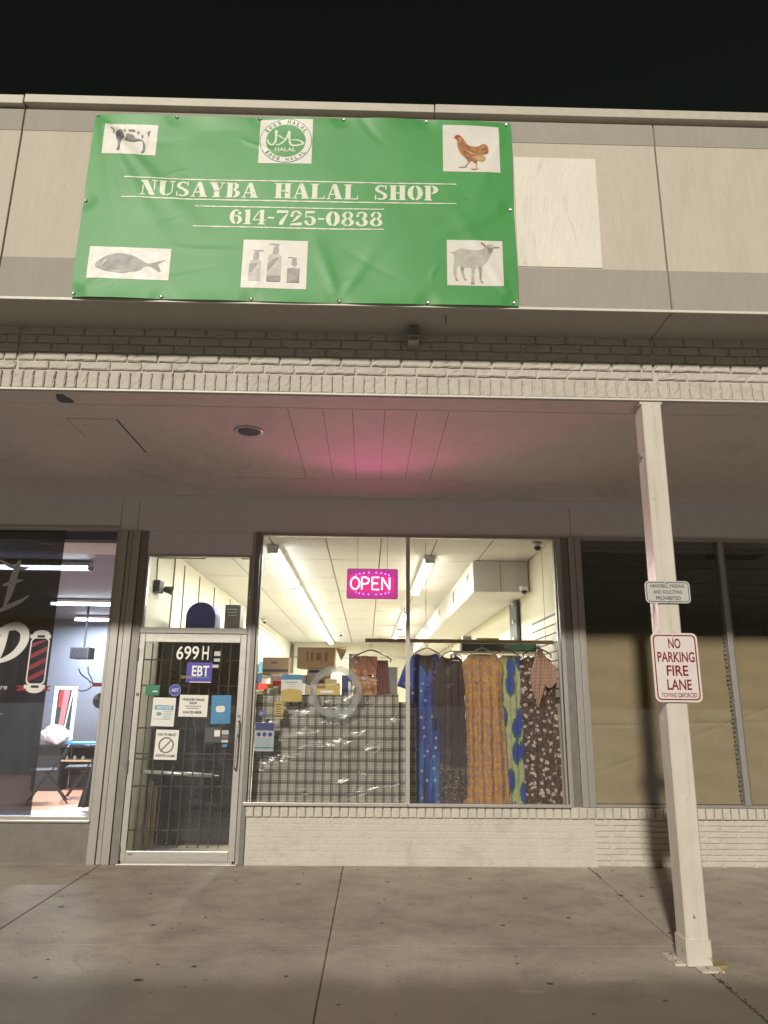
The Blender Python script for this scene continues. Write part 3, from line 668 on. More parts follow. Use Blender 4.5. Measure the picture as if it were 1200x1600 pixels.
# barber shop shell
M['barberwall'] = pm('blue_grey_paint', (.13, .14, .165), .6, var=.06)
struct('floor', 'woodfloor', -7.5, .13, -.1, -2.56, 8, .004, label='reddish wood floor of the barber shop')
bw1 = struct('wall', 'barberwall', -2.535, .06, 0, -2.455, 8, 3.3, label='dark grey right wall of the barber shop')
struct('wall', 'barberwall', -7.6, .06, 0, -7.5, 8, 3.3, label='dark grey left wall of the barber shop')
bw3 = struct('wall', 'barberwall', -7.5, 8.0, 0, -2.46, 8.1, 3.3, label='dark grey back wall of the barber shop')
struct('ceiling', 'barberwall', -7.5, .07, 3.10, -2.54, 8, 3.2, label='dark ceiling of the barber shop')
tag(box('ceiling_panel', 'ceil', None, -3.5, .12, 3.085, -2.62, .75, 3.095), 'pale ceiling panel above the barber window', kind='structure')
tag(box('window_ledge', 'steel', None, -6.1, .07, .385, -2.60, .34, .412), 'bright tread plate ledge inside the barber window', kind='structure')
# empty unit on the right
struct('floor', 'floor', 2.08, .13, -.1, 9.0, 9, .004, label='floor of the empty unit')
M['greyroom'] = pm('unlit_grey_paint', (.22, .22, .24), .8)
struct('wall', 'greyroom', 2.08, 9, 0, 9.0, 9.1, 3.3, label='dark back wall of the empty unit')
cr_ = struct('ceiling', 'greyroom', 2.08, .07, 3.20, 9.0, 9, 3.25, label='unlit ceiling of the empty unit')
for i in range(6): box('ceiling_seam', 'blackm', cr_, 2.1, .5+i*1.2, 3.193, 9, .53+i*1.2, 3.2)
vt = MB()
for i in range(7): vt.box(4.0+i*.085, .45, 3.16, 4.06+i*.085, .95, 3.192)
vt.build('ceiling_vent', 'blackm', cr_)
kp = MB()
def paperfn(x0, x1):
    def fn(a, b):
        x = x0+a*(x1-x0); z = .555+b*(1.63+.012*math.sin(3*x)); return (x, .030+.006*math.sin(9*x+3*z)+.004*math.sin(23*z+5*x)+.010*math.exp(-((z-1.30-.02*math.sin(2*x))/.012)**2)+.006*math.exp(-((x-2.95-.12*z)/.02)**2)+.005*math.exp(-((z-.85-.35*(x-2.3))/.015)**2), z)
    return fn
o = MB().grid(paperfn(2.225, 3.66), 110, 120).build('window_paper', 'paperb', smooth=True); tag(o, 'brown paper sheet covering the lower window behind the post', 'paper', 'brown paper over the right windows')
o = MB().grid(paperfn(3.745, 5.25), 90, 120).build('window_paper', 'paperb', smooth=True); tag(o, 'brown paper sheet in the far right window beyond the mullion', 'paper', 'brown paper over the right windows')
# ================================================================== BANNER
bn = empty('banner', (-.53, -3.06, 4.83), 'green vinyl banner with the shop name, phone number and food pictures on the fascia', 'banner')
GR = [(-2.005, 5.560), (-1.438, 5.562), (-.839, 5.566), (-.237, 5.572), (.363, 5.574), (.950, 5.572), (-2.008, 4.837), (-2.004, 4.112), (-1.42, 4.104), (-.82, 4.103), (-.232, 4.100), (.364, 4.102), (.950, 4.112), (.953, 4.845)]
_r = random.Random(5); CRS = []
for _ in range(16):
    a_ = _r.uniform(0, math.pi); L_ = _r.uniform(.25, .8); x_, z_ = _r.uniform(-1.9, .6), _r.uniform(4.2, 5.4)
    CRS.append((x_, z_, x_+L_*math.cos(a_), z_+L_*math.sin(a_)*.6, _r.choice((-1, 1))*_r.uniform(.0012, .0030), _r.uniform(.014, .035)))
def bd(x, z):
    """how far the vinyl stands off the fascia"""
    d = .014
    d += .007*math.sin(2.1*x+1.3*z+.4)+.0025*math.sin(5.0*x-3.1*z+1.5*math.sin(1.7*z+x))+.0010*math.sin(7*z+2*x+2*math.sin(3*x))
    # folds fanning out of the top left corner and the right edge
    for gx, gz, a0, wd, am, ln in ((-2.0, 5.56, -62, .055, .016, 1.3), (-2.0, 5.56, -50, .045, .013, 1.4), (-2.0, 5.56, -75, .05, .010, 1.2), (-2.0, 4.11, 35, .05, .008, .8), (.95, 4.85, 205, .06, .008, .9), (.95, 4.11, 118, .05, .011, 1.1), (.95, 5.57, 250, .05, .008, 1.0), (-.23, 4.10, 60, .06, .010, .7), (-.23, 4.10, 110, .06, .010, .7), (-.82, 4.10, 80, .05, .006, .5)):
        ca, sa = math.cos(R(a0)), math.sin(R(a0)); t_ = (x-gx)*ca+(z-gz)*sa; q = -(x-gx)*sa+(z-gz)*ca
        if t_ > 0: wdt = wd*(.45+t_); d += .62*am*min(1, t_*5)*math.exp(-(q/wdt)**2)*max(0, 1-t_/ln)
    for (ax_, az_, bx_, bz_, am, wd) in CRS:
        ux, uz = bx_-ax_, bz_-az_; L2 = ux*ux+uz*uz; t_ = ((x-ax_)*ux+(z-az_)*uz)/L2
        if 0 < t_ < 1:
            q = ((x-ax_)*uz-(z-az_)*ux)/math.sqrt(L2)+.02*math.sin(3*t_); d += am*math.sin(math.pi*t_)*math.exp(-(q/wd)**2)
    # scallops hanging between the top grommets
    top = max(0, 1-(5.575-z)/.17); ph = (x+2.005)/.593*math.pi
    d += .014*top*top*math.sin(ph)**2 + .006*max(0, 1-(z-4.09)/.12)**2*math.sin(ph)**2
    # grommets pin it back
    k = 1.
    for gx, gz in GR:
        r2 = (x-gx)**2+(z-gz)**2
        if r2 < .0100:
            q = math.sqrt(r2)/.10; q = q*q*(3-2*q); k = min(k, .62+.38*q)
    return max(.006, d*k)
def bp_(x, z, off=0.): return (x, -3.040-bd(x, z)-off, z)
def edge(a, b):    # slightly wavy outline
    x = -2.022+a*(.984+2.022+.004*math.sin(9*b)); zt = 5.578+.014*a-.010*abs(math.sin((x+2.005)/.593*math.pi)); zb = 4.088-.004*abs(math.sin(a*15.7))
    return bp_(x, zb+b*(zt-zb))
bmsh = MB().grid(edge, 330, 165).build('vinyl_sheet', 'banner', bn, smooth=True)
for gx, gz in GR:
    x, y, z = bp_(gx, gz, .002); q = MB().lathe((x, y, z), [(.013, .002), (.013, -.002), (.009, -.004), (.005, -.003)], 14, 'y').build('grommet', 'zinc', bn)
    MB().lathe((x, y-.004, z), [(.005, 0), (.005, -.005), (.002, -.006)], 8, 'y').build('screw', 'zinc', q)
def bcut(polys, step=.03):
    """flat polygons (x, z) cut finely enough to follow the vinyl"""
    bm = bmesh.new()
    for ip, pl in enumerate(polys):
        vs = [bm.verts.new((x, .00013*(ip % 5), z)) for x, z in pl]
        for t3 in (tessellate_polygon([[Vector((x, z, 0)) for x, z in pl]]) if len(pl) > 4 else [tuple(range(len(pl)))]):
            try: bm.faces.new([vs[i] for i in t3])
            except ValueError: pass
    xs_ = [v.co.x for v in bm.verts]; zs = [v.co.z for v in bm.verts]
    for ax, lo, hi in ((0, min(xs_), max(xs_)), (2, min(zs), max(zs))):
        c_ = math.floor(lo/step)*step
        while c_ < hi:
            if c_ > lo: bmesh.ops.bisect_plane(bm, geom=bm.verts[:]+bm.edges[:]+bm.faces[:], plane_co=(c_, 0, c_), plane_no=(1, 0, 0) if ax == 0 else (0, 0, 1), dist=1e-5)
            c_ += step
    return bm
def bprint(name, polys, mat, off, parent=bn, step=.013):
    bm = bcut(polys, step); o_ = wp(parent)
    for v in bm.verts: v.co = Vector(bp_(v.co.x, v.co.z, off+v.co.y))-o_
    me = bpy.data.meshes.new(name); bm.to_mesh(me); bm.free(); return link(name, me, mat, parent, smooth=True)
def rect(x0, z0, x1, z1): return [(x0, z0), (x1, z0), (x1, z1), (x0, z1)]
def ell(cx, cz, rx, rz, n=28, a0=0, a1=360): return [(cx+rx*math.cos(R(a0+(a1-a0)*k/n)), cz+rz*math.sin(R(a0+(a1-a0)*k/n))) for k in range(n)]
def fit(px, box_, src):
    """picture points (in a source frame) placed into a panel on the banner"""
    x0, z0, x1, z1 = box_; a0, b0, a1, b1 = src
    return [(x0+(x-a0)/(a1-a0)*(x1-x0), z1-(y-b0)/(b1-b0)*(z1-z0)) for x, y in px]
def wob(pts, n=3):    # smooth a picture outline (Chaikin)
    for _ in range(n-1):
        q = []
        for i in range(len(pts)):
            a, b = pts[i], pts[(i+1) % len(pts)]; q += [(a[0]*.75+b[0]*.25, a[1]*.75+b[1]*.25), (a[0]*.25+b[0]*.75, a[1]*.25+b[1]*.75)]
        pts = q
    return pts
BX = dict(cow=(-1.94, 5.229, -1.563, 5.486), logo=(-.833, 5.186, -.453, 5.560), hen=(.486, 5.146, .895, 5.543), fish=(-1.932, 4.228, -1.385, 4.472), bottles=(-.897, 4.186, -.455, 4.560), goat=(.504, 4.232, .890, 4.585))
for k, b_ in BX.items(): bprint('printed_panel', [rect(*b_)], 'bpanel', .0013)
def art(key, src, name, shapes):
    base = None
    for i, (mat, pts, sm) in enumerate(shapes):
      for p in (pts if isinstance(pts[0], list) else [pts]):
        o = bprint(name if base is None else name+'_detail', [fit(wob(p, 2) if sm else p, BX[key], src)], mat, .0024+.0009*i, bn if base is None else base)
        base = base or o
# cow (frame 100..1100 x 80..680 of its enlargement)
art('cow', (75, 85, 1085, 665), 'printed_cow', [
 ('p_cow', [(240, 150), (300, 140), (400, 170), (560, 175), (760, 180), (860, 200), (930, 200), (925, 300), (930, 420), (900, 470), (900, 590), (850, 630), (815, 628), (850, 560), (848, 470), (820, 400), (740, 400), (640, 420), (520, 410), (470, 395), (430, 420), (400, 480), (405, 570), (350, 605), (370, 540), (365, 430), (320, 380), (300, 300), (255, 270)], False),
 ('p_cow2', [[(300, 230), (340, 180), (400, 180), (450, 270), (470, 350), (440, 380), (405, 420), (410, 570), (395, 605), (345, 605), (368, 550), (362, 425), (325, 390), (305, 310)]], True),
 ('p_cow2', [[(178, 155), (235, 165), (250, 190), (275, 230), (262, 262), (285, 275), (248, 275), (250, 200), (205, 180)], [(430, 180), (470, 180), (478, 230), (440, 228)], [(525, 180), (655, 180), (658, 235), (600, 225), (560, 230), (528, 215)], [(690, 225), (745, 210), (740, 260), (705, 275)], [(490, 270), (525, 260), (600, 280), (655, 300), (660, 350), (800, 370), (840, 410), (870, 470), (890, 560), (860, 630), (805, 632), (840, 580), (838, 470), (815, 395), (740, 395), (645, 425), (470, 400), (485, 340)], [(880, 240), (948, 185), (935, 260), (925, 330), (905, 280)], [(780, 290), (820, 280), (830, 340), (790, 350)]], True)])
art('fish', (60, 42, 1165, 485), 'printed_fish', [
 ('p_fish', [(150, 295), (200, 235), (270, 180), (380, 140), (500, 125), (620, 145), (720, 185), (800, 230), (870, 265), (950, 245), (1030, 215), (1110, 200), (1060, 235), (990, 270), (1020, 290), (1060, 385), (1000, 360), (930, 310), (840, 290), (760, 360), (660, 385), (520, 412), (400, 400), (250, 370), (170, 335)], True),
 ('p_goat2', [[(385, 320), (600, 325), (560, 340), (400, 360)], [(155, 295), (200, 250), (240, 240), (230, 320), (180, 335)], [(690, 380), (800, 335), (790, 345), (710, 382)]], True),
 ('p_goat', [[(265, 230), (310, 220), (320, 245), (270, 290), (240, 340), (230, 320), (255, 275)]], True)])
art('hen', (25, 70, 1140, 1000), 'printed_hen', [
 ('p_hen', [(235, 325), (275, 270), (365, 262), (420, 310), (480, 410), (520, 460), (620, 485), (730, 480), (820, 420), (900, 440), (930, 540), (920, 620), (860, 640), (760, 650), (700, 740), (690, 830), (640, 830), (600, 780), (560, 800), (500, 810), (490, 740), (400, 670), (340, 580), (310, 480), (310, 390), (290, 340)], True),
 ('p_hen2', [[(590, 700), (680, 660), (800, 645), (870, 700), (850, 770), (780, 795), (700, 770), (650, 760)], [(370, 310), (400, 340), (380, 380), (350, 330)], [(470, 540), (640, 640), (800, 620), (750, 640), (620, 655), (500, 600)]], True),
 ('p_hen2', [[(530, 810), (550, 812), (470, 895), (500, 905), (400, 925), (310, 915), (400, 900), (440, 890)], [(665, 830), (690, 830), (690, 920), (720, 940), (620, 965), (550, 940), (640, 930), (665, 910)]], False),
 ('red', [[(275, 275), (310, 262), (360, 262), (350, 300), (290, 310)], [(290, 320), (320, 330), (310, 370), (292, 350)]], True)])
art('goat', (45, 80, 1160, 980), 'printed_goat', [
 ('p_goat', [(90, 325), (200, 320), (310, 235), (520, 280), (720, 280), (820, 220), (860, 150), (960, 150), (985, 230), (940, 330), (900, 400), (830, 520), (740, 600), (735, 700), (720, 850), (760, 915), (720, 930), (670, 860), (685, 740), (650, 610), (600, 640), (580, 760), (580, 950), (505, 950), (520, 850), (530, 620), (480, 625), (380, 620), (375, 720), (400, 830), (430, 875), (380, 880), (340, 800), (300, 640), (290, 560), (240, 620), (225, 750), (240, 840), (270, 890), (205, 890), (175, 800), (165, 600), (190, 520), (190, 400), (170, 345)], True),
 ('p_goat2', [[(720, 115), (770, 130), (830, 180), (840, 230), (780, 190), (730, 150)], [(960, 200), (1020, 195), (1110, 205), (1080, 225), (1000, 225), (965, 240)], [(840, 200), (900, 220), (980, 220), (940, 310), (905, 355), (870, 310)], [(505, 915), (580, 915), (580, 955), (505, 955)], [(205, 860), (265, 870), (268, 895), (205, 892)], [(375, 850), (425, 862), (430, 882), (378, 880)], [(705, 885), (750, 900), (755, 925), (715, 930)], [(660, 610), (725, 600), (730, 700), (720, 840), (690, 850), (690, 740)], [(310, 600), (375, 615), (372, 700), (330, 690)]], True)])
art('bottles', (65, 35, 1150, 850), 'printed_bottles', [
 ('p_bot', [[(200, 390), (260, 380), (330, 380), (378, 400), (372, 735), (180, 735), (180, 560)], [(500, 300), (560, 265), (660, 265), (718, 310), (718, 740), (485, 740), (490, 500)], [(822, 505), (890, 490), (940, 470), (980, 490), (1030, 505), (1025, 748), (820, 748)]], False),
 ('p_bot2', [[(240, 215), (415, 212), (412, 232), (330, 234), (345, 280), (335, 380), (245, 380), (250, 270), (290, 232), (245, 230)], [(505, 100), (675, 98), (670, 115), (655, 125), (668, 200), (660, 262), (565, 262), (580, 160), (610, 118), (510, 112)], [(825, 318), (970, 325), (968, 360), (985, 440), (945, 470), (885, 440), (905, 360), (910, 335), (830, 332)]], False),
 ('p_fish', [[(186, 450), (330, 430), (225, 580), (184, 590)], [(822, 510), (1030, 510), (1025, 745), (820, 745)], [(490, 560), (490, 440), (620, 340), (680, 330), (560, 480)], [(485, 650), (715, 640), (715, 738), (485, 738)]], False)])
# halal emblem
L0 = BX['logo']; cx, cz = (L0[0]+L0[2])/2, (L0[1]+L0[3])/2+.004
eo = bprint('emblem_ring', [ell(cx, cz, .188, .186, 40)], 'greenp', .0022)
def annulus(rx, rz, t_, n=48): return [[(cx+(rx-q0)*math.cos(a), cz+(rz-q0)*math.sin(a)) for q0, a in ((0, R(360*k/n)), (0, R(360*(k+1)/n)), (t_, R(360*(k+1)/n)), (t_, R(360*k/n)))] for k in range(n)]
bprint('emblem_white_ring', [ell(cx, cz, .183, .181, 40)], 'bpanel', .0029, eo)
em_ = bprint('emblem_disc', [ell(cx, cz, .143, .138, 40)], 'banner', .0036)
def stroke(pts, wd):
    """brush stroke: quads along a line with a width at every point"""
    out = []; L = []
    for i, (x, z) in enumerate(pts):
        a = pts[max(i-1, 0)]; b = pts[min(i+1, len(pts)-1)]; dx, dz = b[0]-a[0], b[1]-a[1]; l = math.hypot(dx, dz) or 1; q = wd[i]/2
        L.append(((x-dz/l*q, z+dx/l*q), (x+dz/l*q, z-dx/l*q)))
    for (a, b), (c_, d_) in zip(L, L[1:]): out.append([a, b, d_, c_])
    return out
def lp(pts): return fit(pts, L0, (78, 62, 1118, 965))
def sm(pts, n=8):
    out = []
    for i in range(len(pts)-1):
        p0 = pts[max(i-1, 0)]; p1 = pts[i]; p2 = pts[i+1]; p3 = pts[min(i+2, len(pts)-1)]
        for k in range(n):
            t_ = k/n; out.append(tuple(.5*((2*p1[j])+(-p0[j]+p2[j])*t_+(2*p0[j]-5*p1[j]+4*p2[j]-p3[j])*t_*t_+(-p0[j]+3*p1[j]-3*p2[j]+p3[j])*t_**3) for j in (0, 1)))
    return out+[pts[-1]]
ar = []
for pts, w0, w1 in (([(400, 285), (405, 400), (395, 520), (350, 585), (290, 580), (245, 520), (245, 480)], .018, .010), ([(425, 300), (372, 345)], .016, .008), ([(660, 305), (625, 420), (560, 520), (480, 580), (405, 590)], .018, .008), ([(660, 305), (665, 420), (680, 540), (730, 600), (850, 595), (960, 560)], .017, .012), ([(710, 495), (790, 485), (880, 505), (960, 560)], .008, .014), ([(450, 390), (500, 430), (575, 470)], .018, .005)):
    s_ = lp(sm(pts)); ar += stroke(s_, [w0+(w1-w0)*i/(len(s_)-1) for i in range(len(s_))])
bprint('emblem_script', ar, 'bwhite', .0045, em_)
def btext(name, body, x0, z0, x1, z1, mat, off, parent, bold=0):
    return text(name, body, x0, z0, x1, z1, 0, mat, parent, bold, fn=lambda p: bp_(p[0], p[2], off))
btext('emblem_word', 'HALAL', *lp([(392, 725)])[0], *lp([(800, 645)])[0], 'bwhite', .0045, em_, .02)
for body, a0, a1, flip in (('100% HALAL', 148, 32, 1), ('100% HALAL', 218, 322, -1)):
    for k, ch in enumerate(body):
        if ch == ' ': continue
        a = R(a0+(a1-a0)*k/(len(body)-1)); rr_ = .1625; px_, pz_ = cx+rr_*math.cos(a), cz+rr_*.98*math.sin(a); rot = a-math.pi/2 if flip == 1 else a+math.pi/2
        hh_, ww_ = .030, (.024 if ch == '%' else .012 if ch == '1' else .021)
        text('emblem_letter', ch, -ww_/2, -hh_/2, ww_/2, hh_/2, 0, 'greenp', eo, .015, fn=lambda p: bp_(px_+p[0]*math.cos(rot)-p[2]*math.sin(rot), pz_+p[0]*math.sin(rot)+p[2]*math.cos(rot), .0039))
# stencil lettering: each glyph drawn in a 0..w x 0..1 cell
def arcs(cx_, cz_, rx, rz, a0, a1, tx, tz, n=14):
    out = []
    def pt(a, q): a = R(a); return (cx_+(rx-q*tx)*math.cos(a), cz_+(rz-q*tz)*math.sin(a))
    for k in range(n):
        a = a0+(a1-a0)*k/n; b = a0+(a1-a0)*(k+1)/n; out.append([pt(a, 0), pt(b, 0), pt(b, 1), pt(a, 1)])
    return out
def rc(a, b, c_, d_): return [(a, b), (c_, b), (c_, d_), (a, d_)]
def glyph(ch):
    G = {
    'N': (.95, [[(0, 1), (.36, 1), (.86, .0), (.56, 0), (.12, .85), (0, .93)], rc(.12, 0, .19, .66), rc(0, 0, .32, .07), rc(.76, .34, .83, 1), rc(.64, .93, .95, 1)]),
    'U': (.92, [rc(.08, .34, .38, 1), rc(0, .93, .44, 1), rc(.74, .30, .81, 1), rc(.62, .93, .92, 1)]+arcs(.445, .34, .365, .34, 180, 262, .28, .10)+arcs(.445, .34, .365, .34, 272, 360, .07, .10)),
    'S': (.78, arcs(.38, .73, .34, .27, 40, 262, .20, .09)+arcs(.38, .27, .36, .27, 82, -140, .22, .09)+[[(.12, .62), (.30, .66), (.68, .40), (.50, .33)], rc(.62, .70, .69, 1), rc(.03, 0, .10, .32)]),
    'A': (.95, [[(.36, 1), (.58, 1), (.88, .06), (.56, .06), (.38, .82)], [(.34, .90), (.40, .80), (.16, .06), (.09, .06)], rc(0, 0, .26, .07), rc(.48, 0, .95, .07), rc(.22, .28, .52, .36)]),
    'Y': (.90, [[(.05, 1), (.40, 1), (.60, .50), (.60, .45), (.30, .45)], rc(.30, 0, .60, .41), rc(0, .93, .46, 1), [(.74, .95), (.80, .95), (.66, .50), (.62, .56)], rc(.62, .93, .90, 1), rc(.2, 0, .70, .07)]),
    'B': (.84, [rc(.08, 0, .37, 1), rc(0, .93, .37, 1), rc(0, 0, .37, .07)]+arcs(.43, .755, .30, .245, 90, -90, .24, .09)+arcs(.43, .27, .38, .27, 90, -90, .26, .09)),
    'H': (.98, [rc(.08, 0, .38, 1), rc(0, .93, .45, 1), rc(0, 0, .45, .07), rc(.60, 0, .90, 1), rc(.53, .93, .98, 1), rc(.53, 0, .98, .07), rc(.42, .44, .57, .54)]),
    'L': (.82, [rc(.08, 0, .38, 1), rc(0, .93, .46, 1), rc(0, 0, .38, .07), rc(.42, 0, .78, .07), [(.70, .0), (.80, 0), (.80, .34)]]),
    'O': (.88, arcs(.44, .5, .44, .5, 97, 263, .30, .09)+arcs(.44, .5, .44, .5, -83, 83, .30, .09)),
    'P': (.84, [rc(.08, 0, .38, 1), rc(0, .93, .38, 1), rc(0, 0, .46, .07)]+arcs(.44, .72, .38, .28, 90, -90, .27, .09)),
    '6': (.80, arcs(.40, .5, .40, .5, 60, 262, .28, .09)+arcs(.42, .31, .37, .31, 110, -80, .24, .09)+[rc(.52, .66, .72, .84)]),
    '1': (.50, [rc(.12, 0, .40, 1), rc(0, 0, .50, .07), [(0, .86), (.12, .86), (.12, 1)]]),
    '4': (.84, [rc(.44, 0, .70, 1), [(.40, 1), (.40, .86), (.10, .36), (0, .36)], rc(0, .27, .40, .35), rc(.74, .27, .84, .35), rc(.34, 0, .80, .07)]),
    '-': (.44, [rc(.02, .42, .42, .54)]),
    '7': (.80, [[(.05, .72), (.05, 1), (.80, 1), (.76, .82), (.12, .82)], [(.70, .79), (.78, .79), (.52, .20), (.46, 0), (.22, 0), (.24, .22), (.42, .46)]]),
    '2': (.80, arcs(.40, .72, .36, .28, 165, 4, .22, .09)+[[(.46, .66), (.76, .70), (.40, .32), (.12, .20), (.08, .14)], [(.04, .0), (.76, 0), (.78, .22), (.62, .20), (.06, .12)], rc(.04, .58, .24, .74)]),
    '5': (.80, [rc(.10, .52, .18, 1), [(.14, 1), (.72, 1), (.66, .84), (.18, .84)], rc(.06, .16, .24, .34)]+arcs(.40, .33, .38, .33, 120, -150, .26, .09)),
    '0': (.88, arcs(.44, .5, .44, .5, 97, 263, .30, .09)+arcs(.44, .5, .44, .5, -83, 83, .30, .09)),
    '8': (.84, arcs(.42, .74, .34, .26, 96, 264, .20, .08)+arcs(.42, .74, .34, .26, -84, 84, .20, .08)+arcs(.42, .27, .40, .27, 96, 264, .24, .09)+arcs(.42, .27, .40, .27, -84, 84, .24, .09)),
    '3': (.80, arcs(.38, .74, .36, .26, 150, -88, .24, .08)+arcs(.38, .27, .40, .27, 88, -150, .27, .09)+[rc(.04, .64, .22, .80), rc(.02, .14, .22, .32)]),
    }
    return G[ch]
def stencil(name, body, x0, z0, x1, z1, gap=.10, space=.62, off=.0016, slope=0.):
    cells = []; x = 0
    for ch in body:
        if ch == ' ': x += space; continue
        w_, polys = glyph(ch); cells.append((ch, x, w_, polys)); x += w_+gap
    tot = x-gap
    for ch, gx, w_, polys in cells:
        pl = [[(x0+(gx+a)/tot*(x1-x0), z0+b*(z1-z0)+slope*((gx+a)/tot)) for a, b in q] for q in polys]
        bprint(name, pl, 'bwhite', off, bn)
stencil('shop_name_letter', 'NUSAYBA HALAL SHOP', -1.640, 4.895, .452, 5.018, .07, .85, slope=.004)
stencil('phone_digit', '614-725-0838', -1.005, 4.682, .060, 4.800, .08)
for x0, x1, z in ((-1.762, .578, 5.038), (-1.764, .576, 4.876), (-1.252, .068, 4.822), (-1.254, .069, 4.660)):
    n = 60; pl = []
    ws = [.0055*random.uniform(.55, 1.15) for _ in range(n+1)]
    for k in range(n):
        a, b = x0+(x1-x0)*k/n, x0+(x1-x0)*(k+1)/n; pl.append([(a, z-ws[k]), (b, z-ws[k+1]), (b, z+ws[k+1]), (a, z+ws[k])])
    bprint('ruled_line', pl, 'bwhite', .0016, bn)

# ================================================================== POST AND ITS SIGNS
def postx(z): return 1.978+z*.0048
po = empty('canopy_post', (1.978, -2.60, 0), 'cream square steel post leaning slightly, bolted to the sidewalk', 'post')
def shaft(z0, z1, hw, y0, y1, c=.008):
    mb = MB(); vs = []
    for z in (z0, z1):
        x = postx(z); vs += [(x-hw+c, y0, z), (x+hw-c, y0, z), (x+hw, y0+c, z), (x+hw, y1, z), (x-hw, y1, z), (x-hw, y0+c, z)]
    return mb.add(vs, [(5, 4, 3, 2, 1, 0), (6, 7, 8, 9, 10, 11)]+[(i, (i+1) % 6, 6+(i+1) % 6, 6+i) for i in range(6)])
shaft(.012, 3.560, .069, -2.672, -2.530).build('shaft', 'post', po)
shaft(.006, .145, .077, -2.682, -2.520).build('base_sleeve', 'post', po)
box('cap_plate', 'post', po, 1.915, -2.66, 3.561, 2.075, -2.49, 3.579)
pl = MB(); pl.box(1.835, -2.66, .001, 1.899, -2.46, .014); pl.box(1.94, -2.775, .001, 2.075, -2.684, .012); pl.build('base_flange', 'post', po, bevel=.002)
M['shim'] = pm('worn_yellow_shim', (.30, .23, .09), .8, var=.3, vs=9)
box('base_shim', 'shim', po, 2.058, -2.70, .001, 2.125, -2.62, .018)
MB().tube([(1.865, -2.53, .014), (1.865, -2.53, .03)], .012, 6).build('anchor_bolt', 'zinc', po)
MB().lathe((postx(3.2)-.076, -2.60, 3.2), [(.018, -.01), (.018, .01)], 10, 'y').build('bolt', 'alu_d', po)
def plate_sign(name, lab, cat, x0, z0, x1, z1, y, face, rad, dz, border, bmat, lines, tilt):
    c0 = ((x0+x1)/2, y, (z0+z1)/2); root = empty(name, c0, lab, cat)
    MB().prism(rrect(x0, z0, x1, z1, rad, 6), y-.0015, y+.0015).build('plate', face, root)
    a, b = border; ringpoly(rrect(x0+a, z0+a, x1-a, z1-a, rad*.8, 6), rrect(x0+b, z0+b, x1-b, z1-b, rad*.65, 6), y-.0022).build('border_line', bmat, root)
    for body, a0, b0, a1, b1, mt, bold in lines: text('lettering', body, a0, b0, a1, b1, y-.0024, mt, root, bold)
    for bx_, bz in dz: MB().lathe((bx_, y-.002, bz), [(.007, 0), (.007, -.004), (.003, -.006)], 8, 'y').build('sign_bolt', 'zinc', root)
    root.rotation_euler = (0, R(tilt), 0); return root
plate_sign('handbill_sign', 'small white sign prohibiting handbills and soliciting, upper one on the post', 'sign', 1.832, 2.136, 2.132, 2.284, -2.684, 'signs', .028,
    [(1.978, 2.272), (1.978, 2.147)], (.008, .0125), 'ink',
    [('HANDBILL PASSING', 1.868, 2.238, 2.096, 2.262, 'ink', .012), ('AND SOLICITING', 1.886, 2.198, 2.078, 2.222, 'ink', .012), ('PROHIBITED', 1.900, 2.157, 2.066, 2.182, 'ink', .012)], 0)
plate_sign('no_parking_sign', 'white and red fire lane sign forbidding parking, lower one on the post', 'sign', 1.842, 1.504, 2.146, 1.941, -2.684, 'signw', .036,
    [(1.99, 1.925), (2.003, 1.543)], (.012, .020), 'sred',
    [('NO', 1.954, 1.842, 2.034, 1.906, 'sred', .02), ('PARKING', 1.876, 1.754, 2.118, 1.820, 'sred', .02), ('FIRE', 1.928, 1.668, 2.068, 1.734, 'sred', .02), ('LANE', 1.924, 1.580, 2.082, 1.646, 'sred', .02), ('TOWING ENFORCED', 1.882, 1.534, 2.112, 1.562, 'sred', .012)], 0)

# ================================================================== CANOPY SMALL THINGS
dl = empty('recessed_light', (-.979, -1.951, 3.58), 'unlit round can light set in the canopy soffit', 'light')
MB().lathe((-.979, -1.951, 3.571), [(.112, .008), (.112, 0), (.095, -.002), (.088, .004)], 32).build('trim_ring', 'alu_b', dl, smooth=True)
MB().lathe((-.979, -1.951, 3.572), [(.090, .0), (.05, .006)], 32).build('lens', 'darkgrey', dl)
fb = empty('flood_sensor', (.29, -2.74, 4.06), 'small grey box fixture hanging under the fascia above the brickwork', 'fixture')
box('mount', 'alu_d', fb, .258, -2.80, 4.01, .328, -2.69, 4.074, bevel=.004); box('housing', 'alu', fb, .252, -2.79, 3.955, .332, -2.66, 4.009, bevel=.005)
MB().box(.265, -2.794, 3.965, .319, -2.790, 3.985).build('vent', 'alu_d', fb)
tag(MB().tube([(.505, -2.93, 4.075), (.505, -2.93, 4.05), (.51, -2.925, 4.03), (.50, -2.92, 4.02)], .004, 6).build('hook', 'cord'), 'small dark wire hook under the fascia soffit', 'hook')
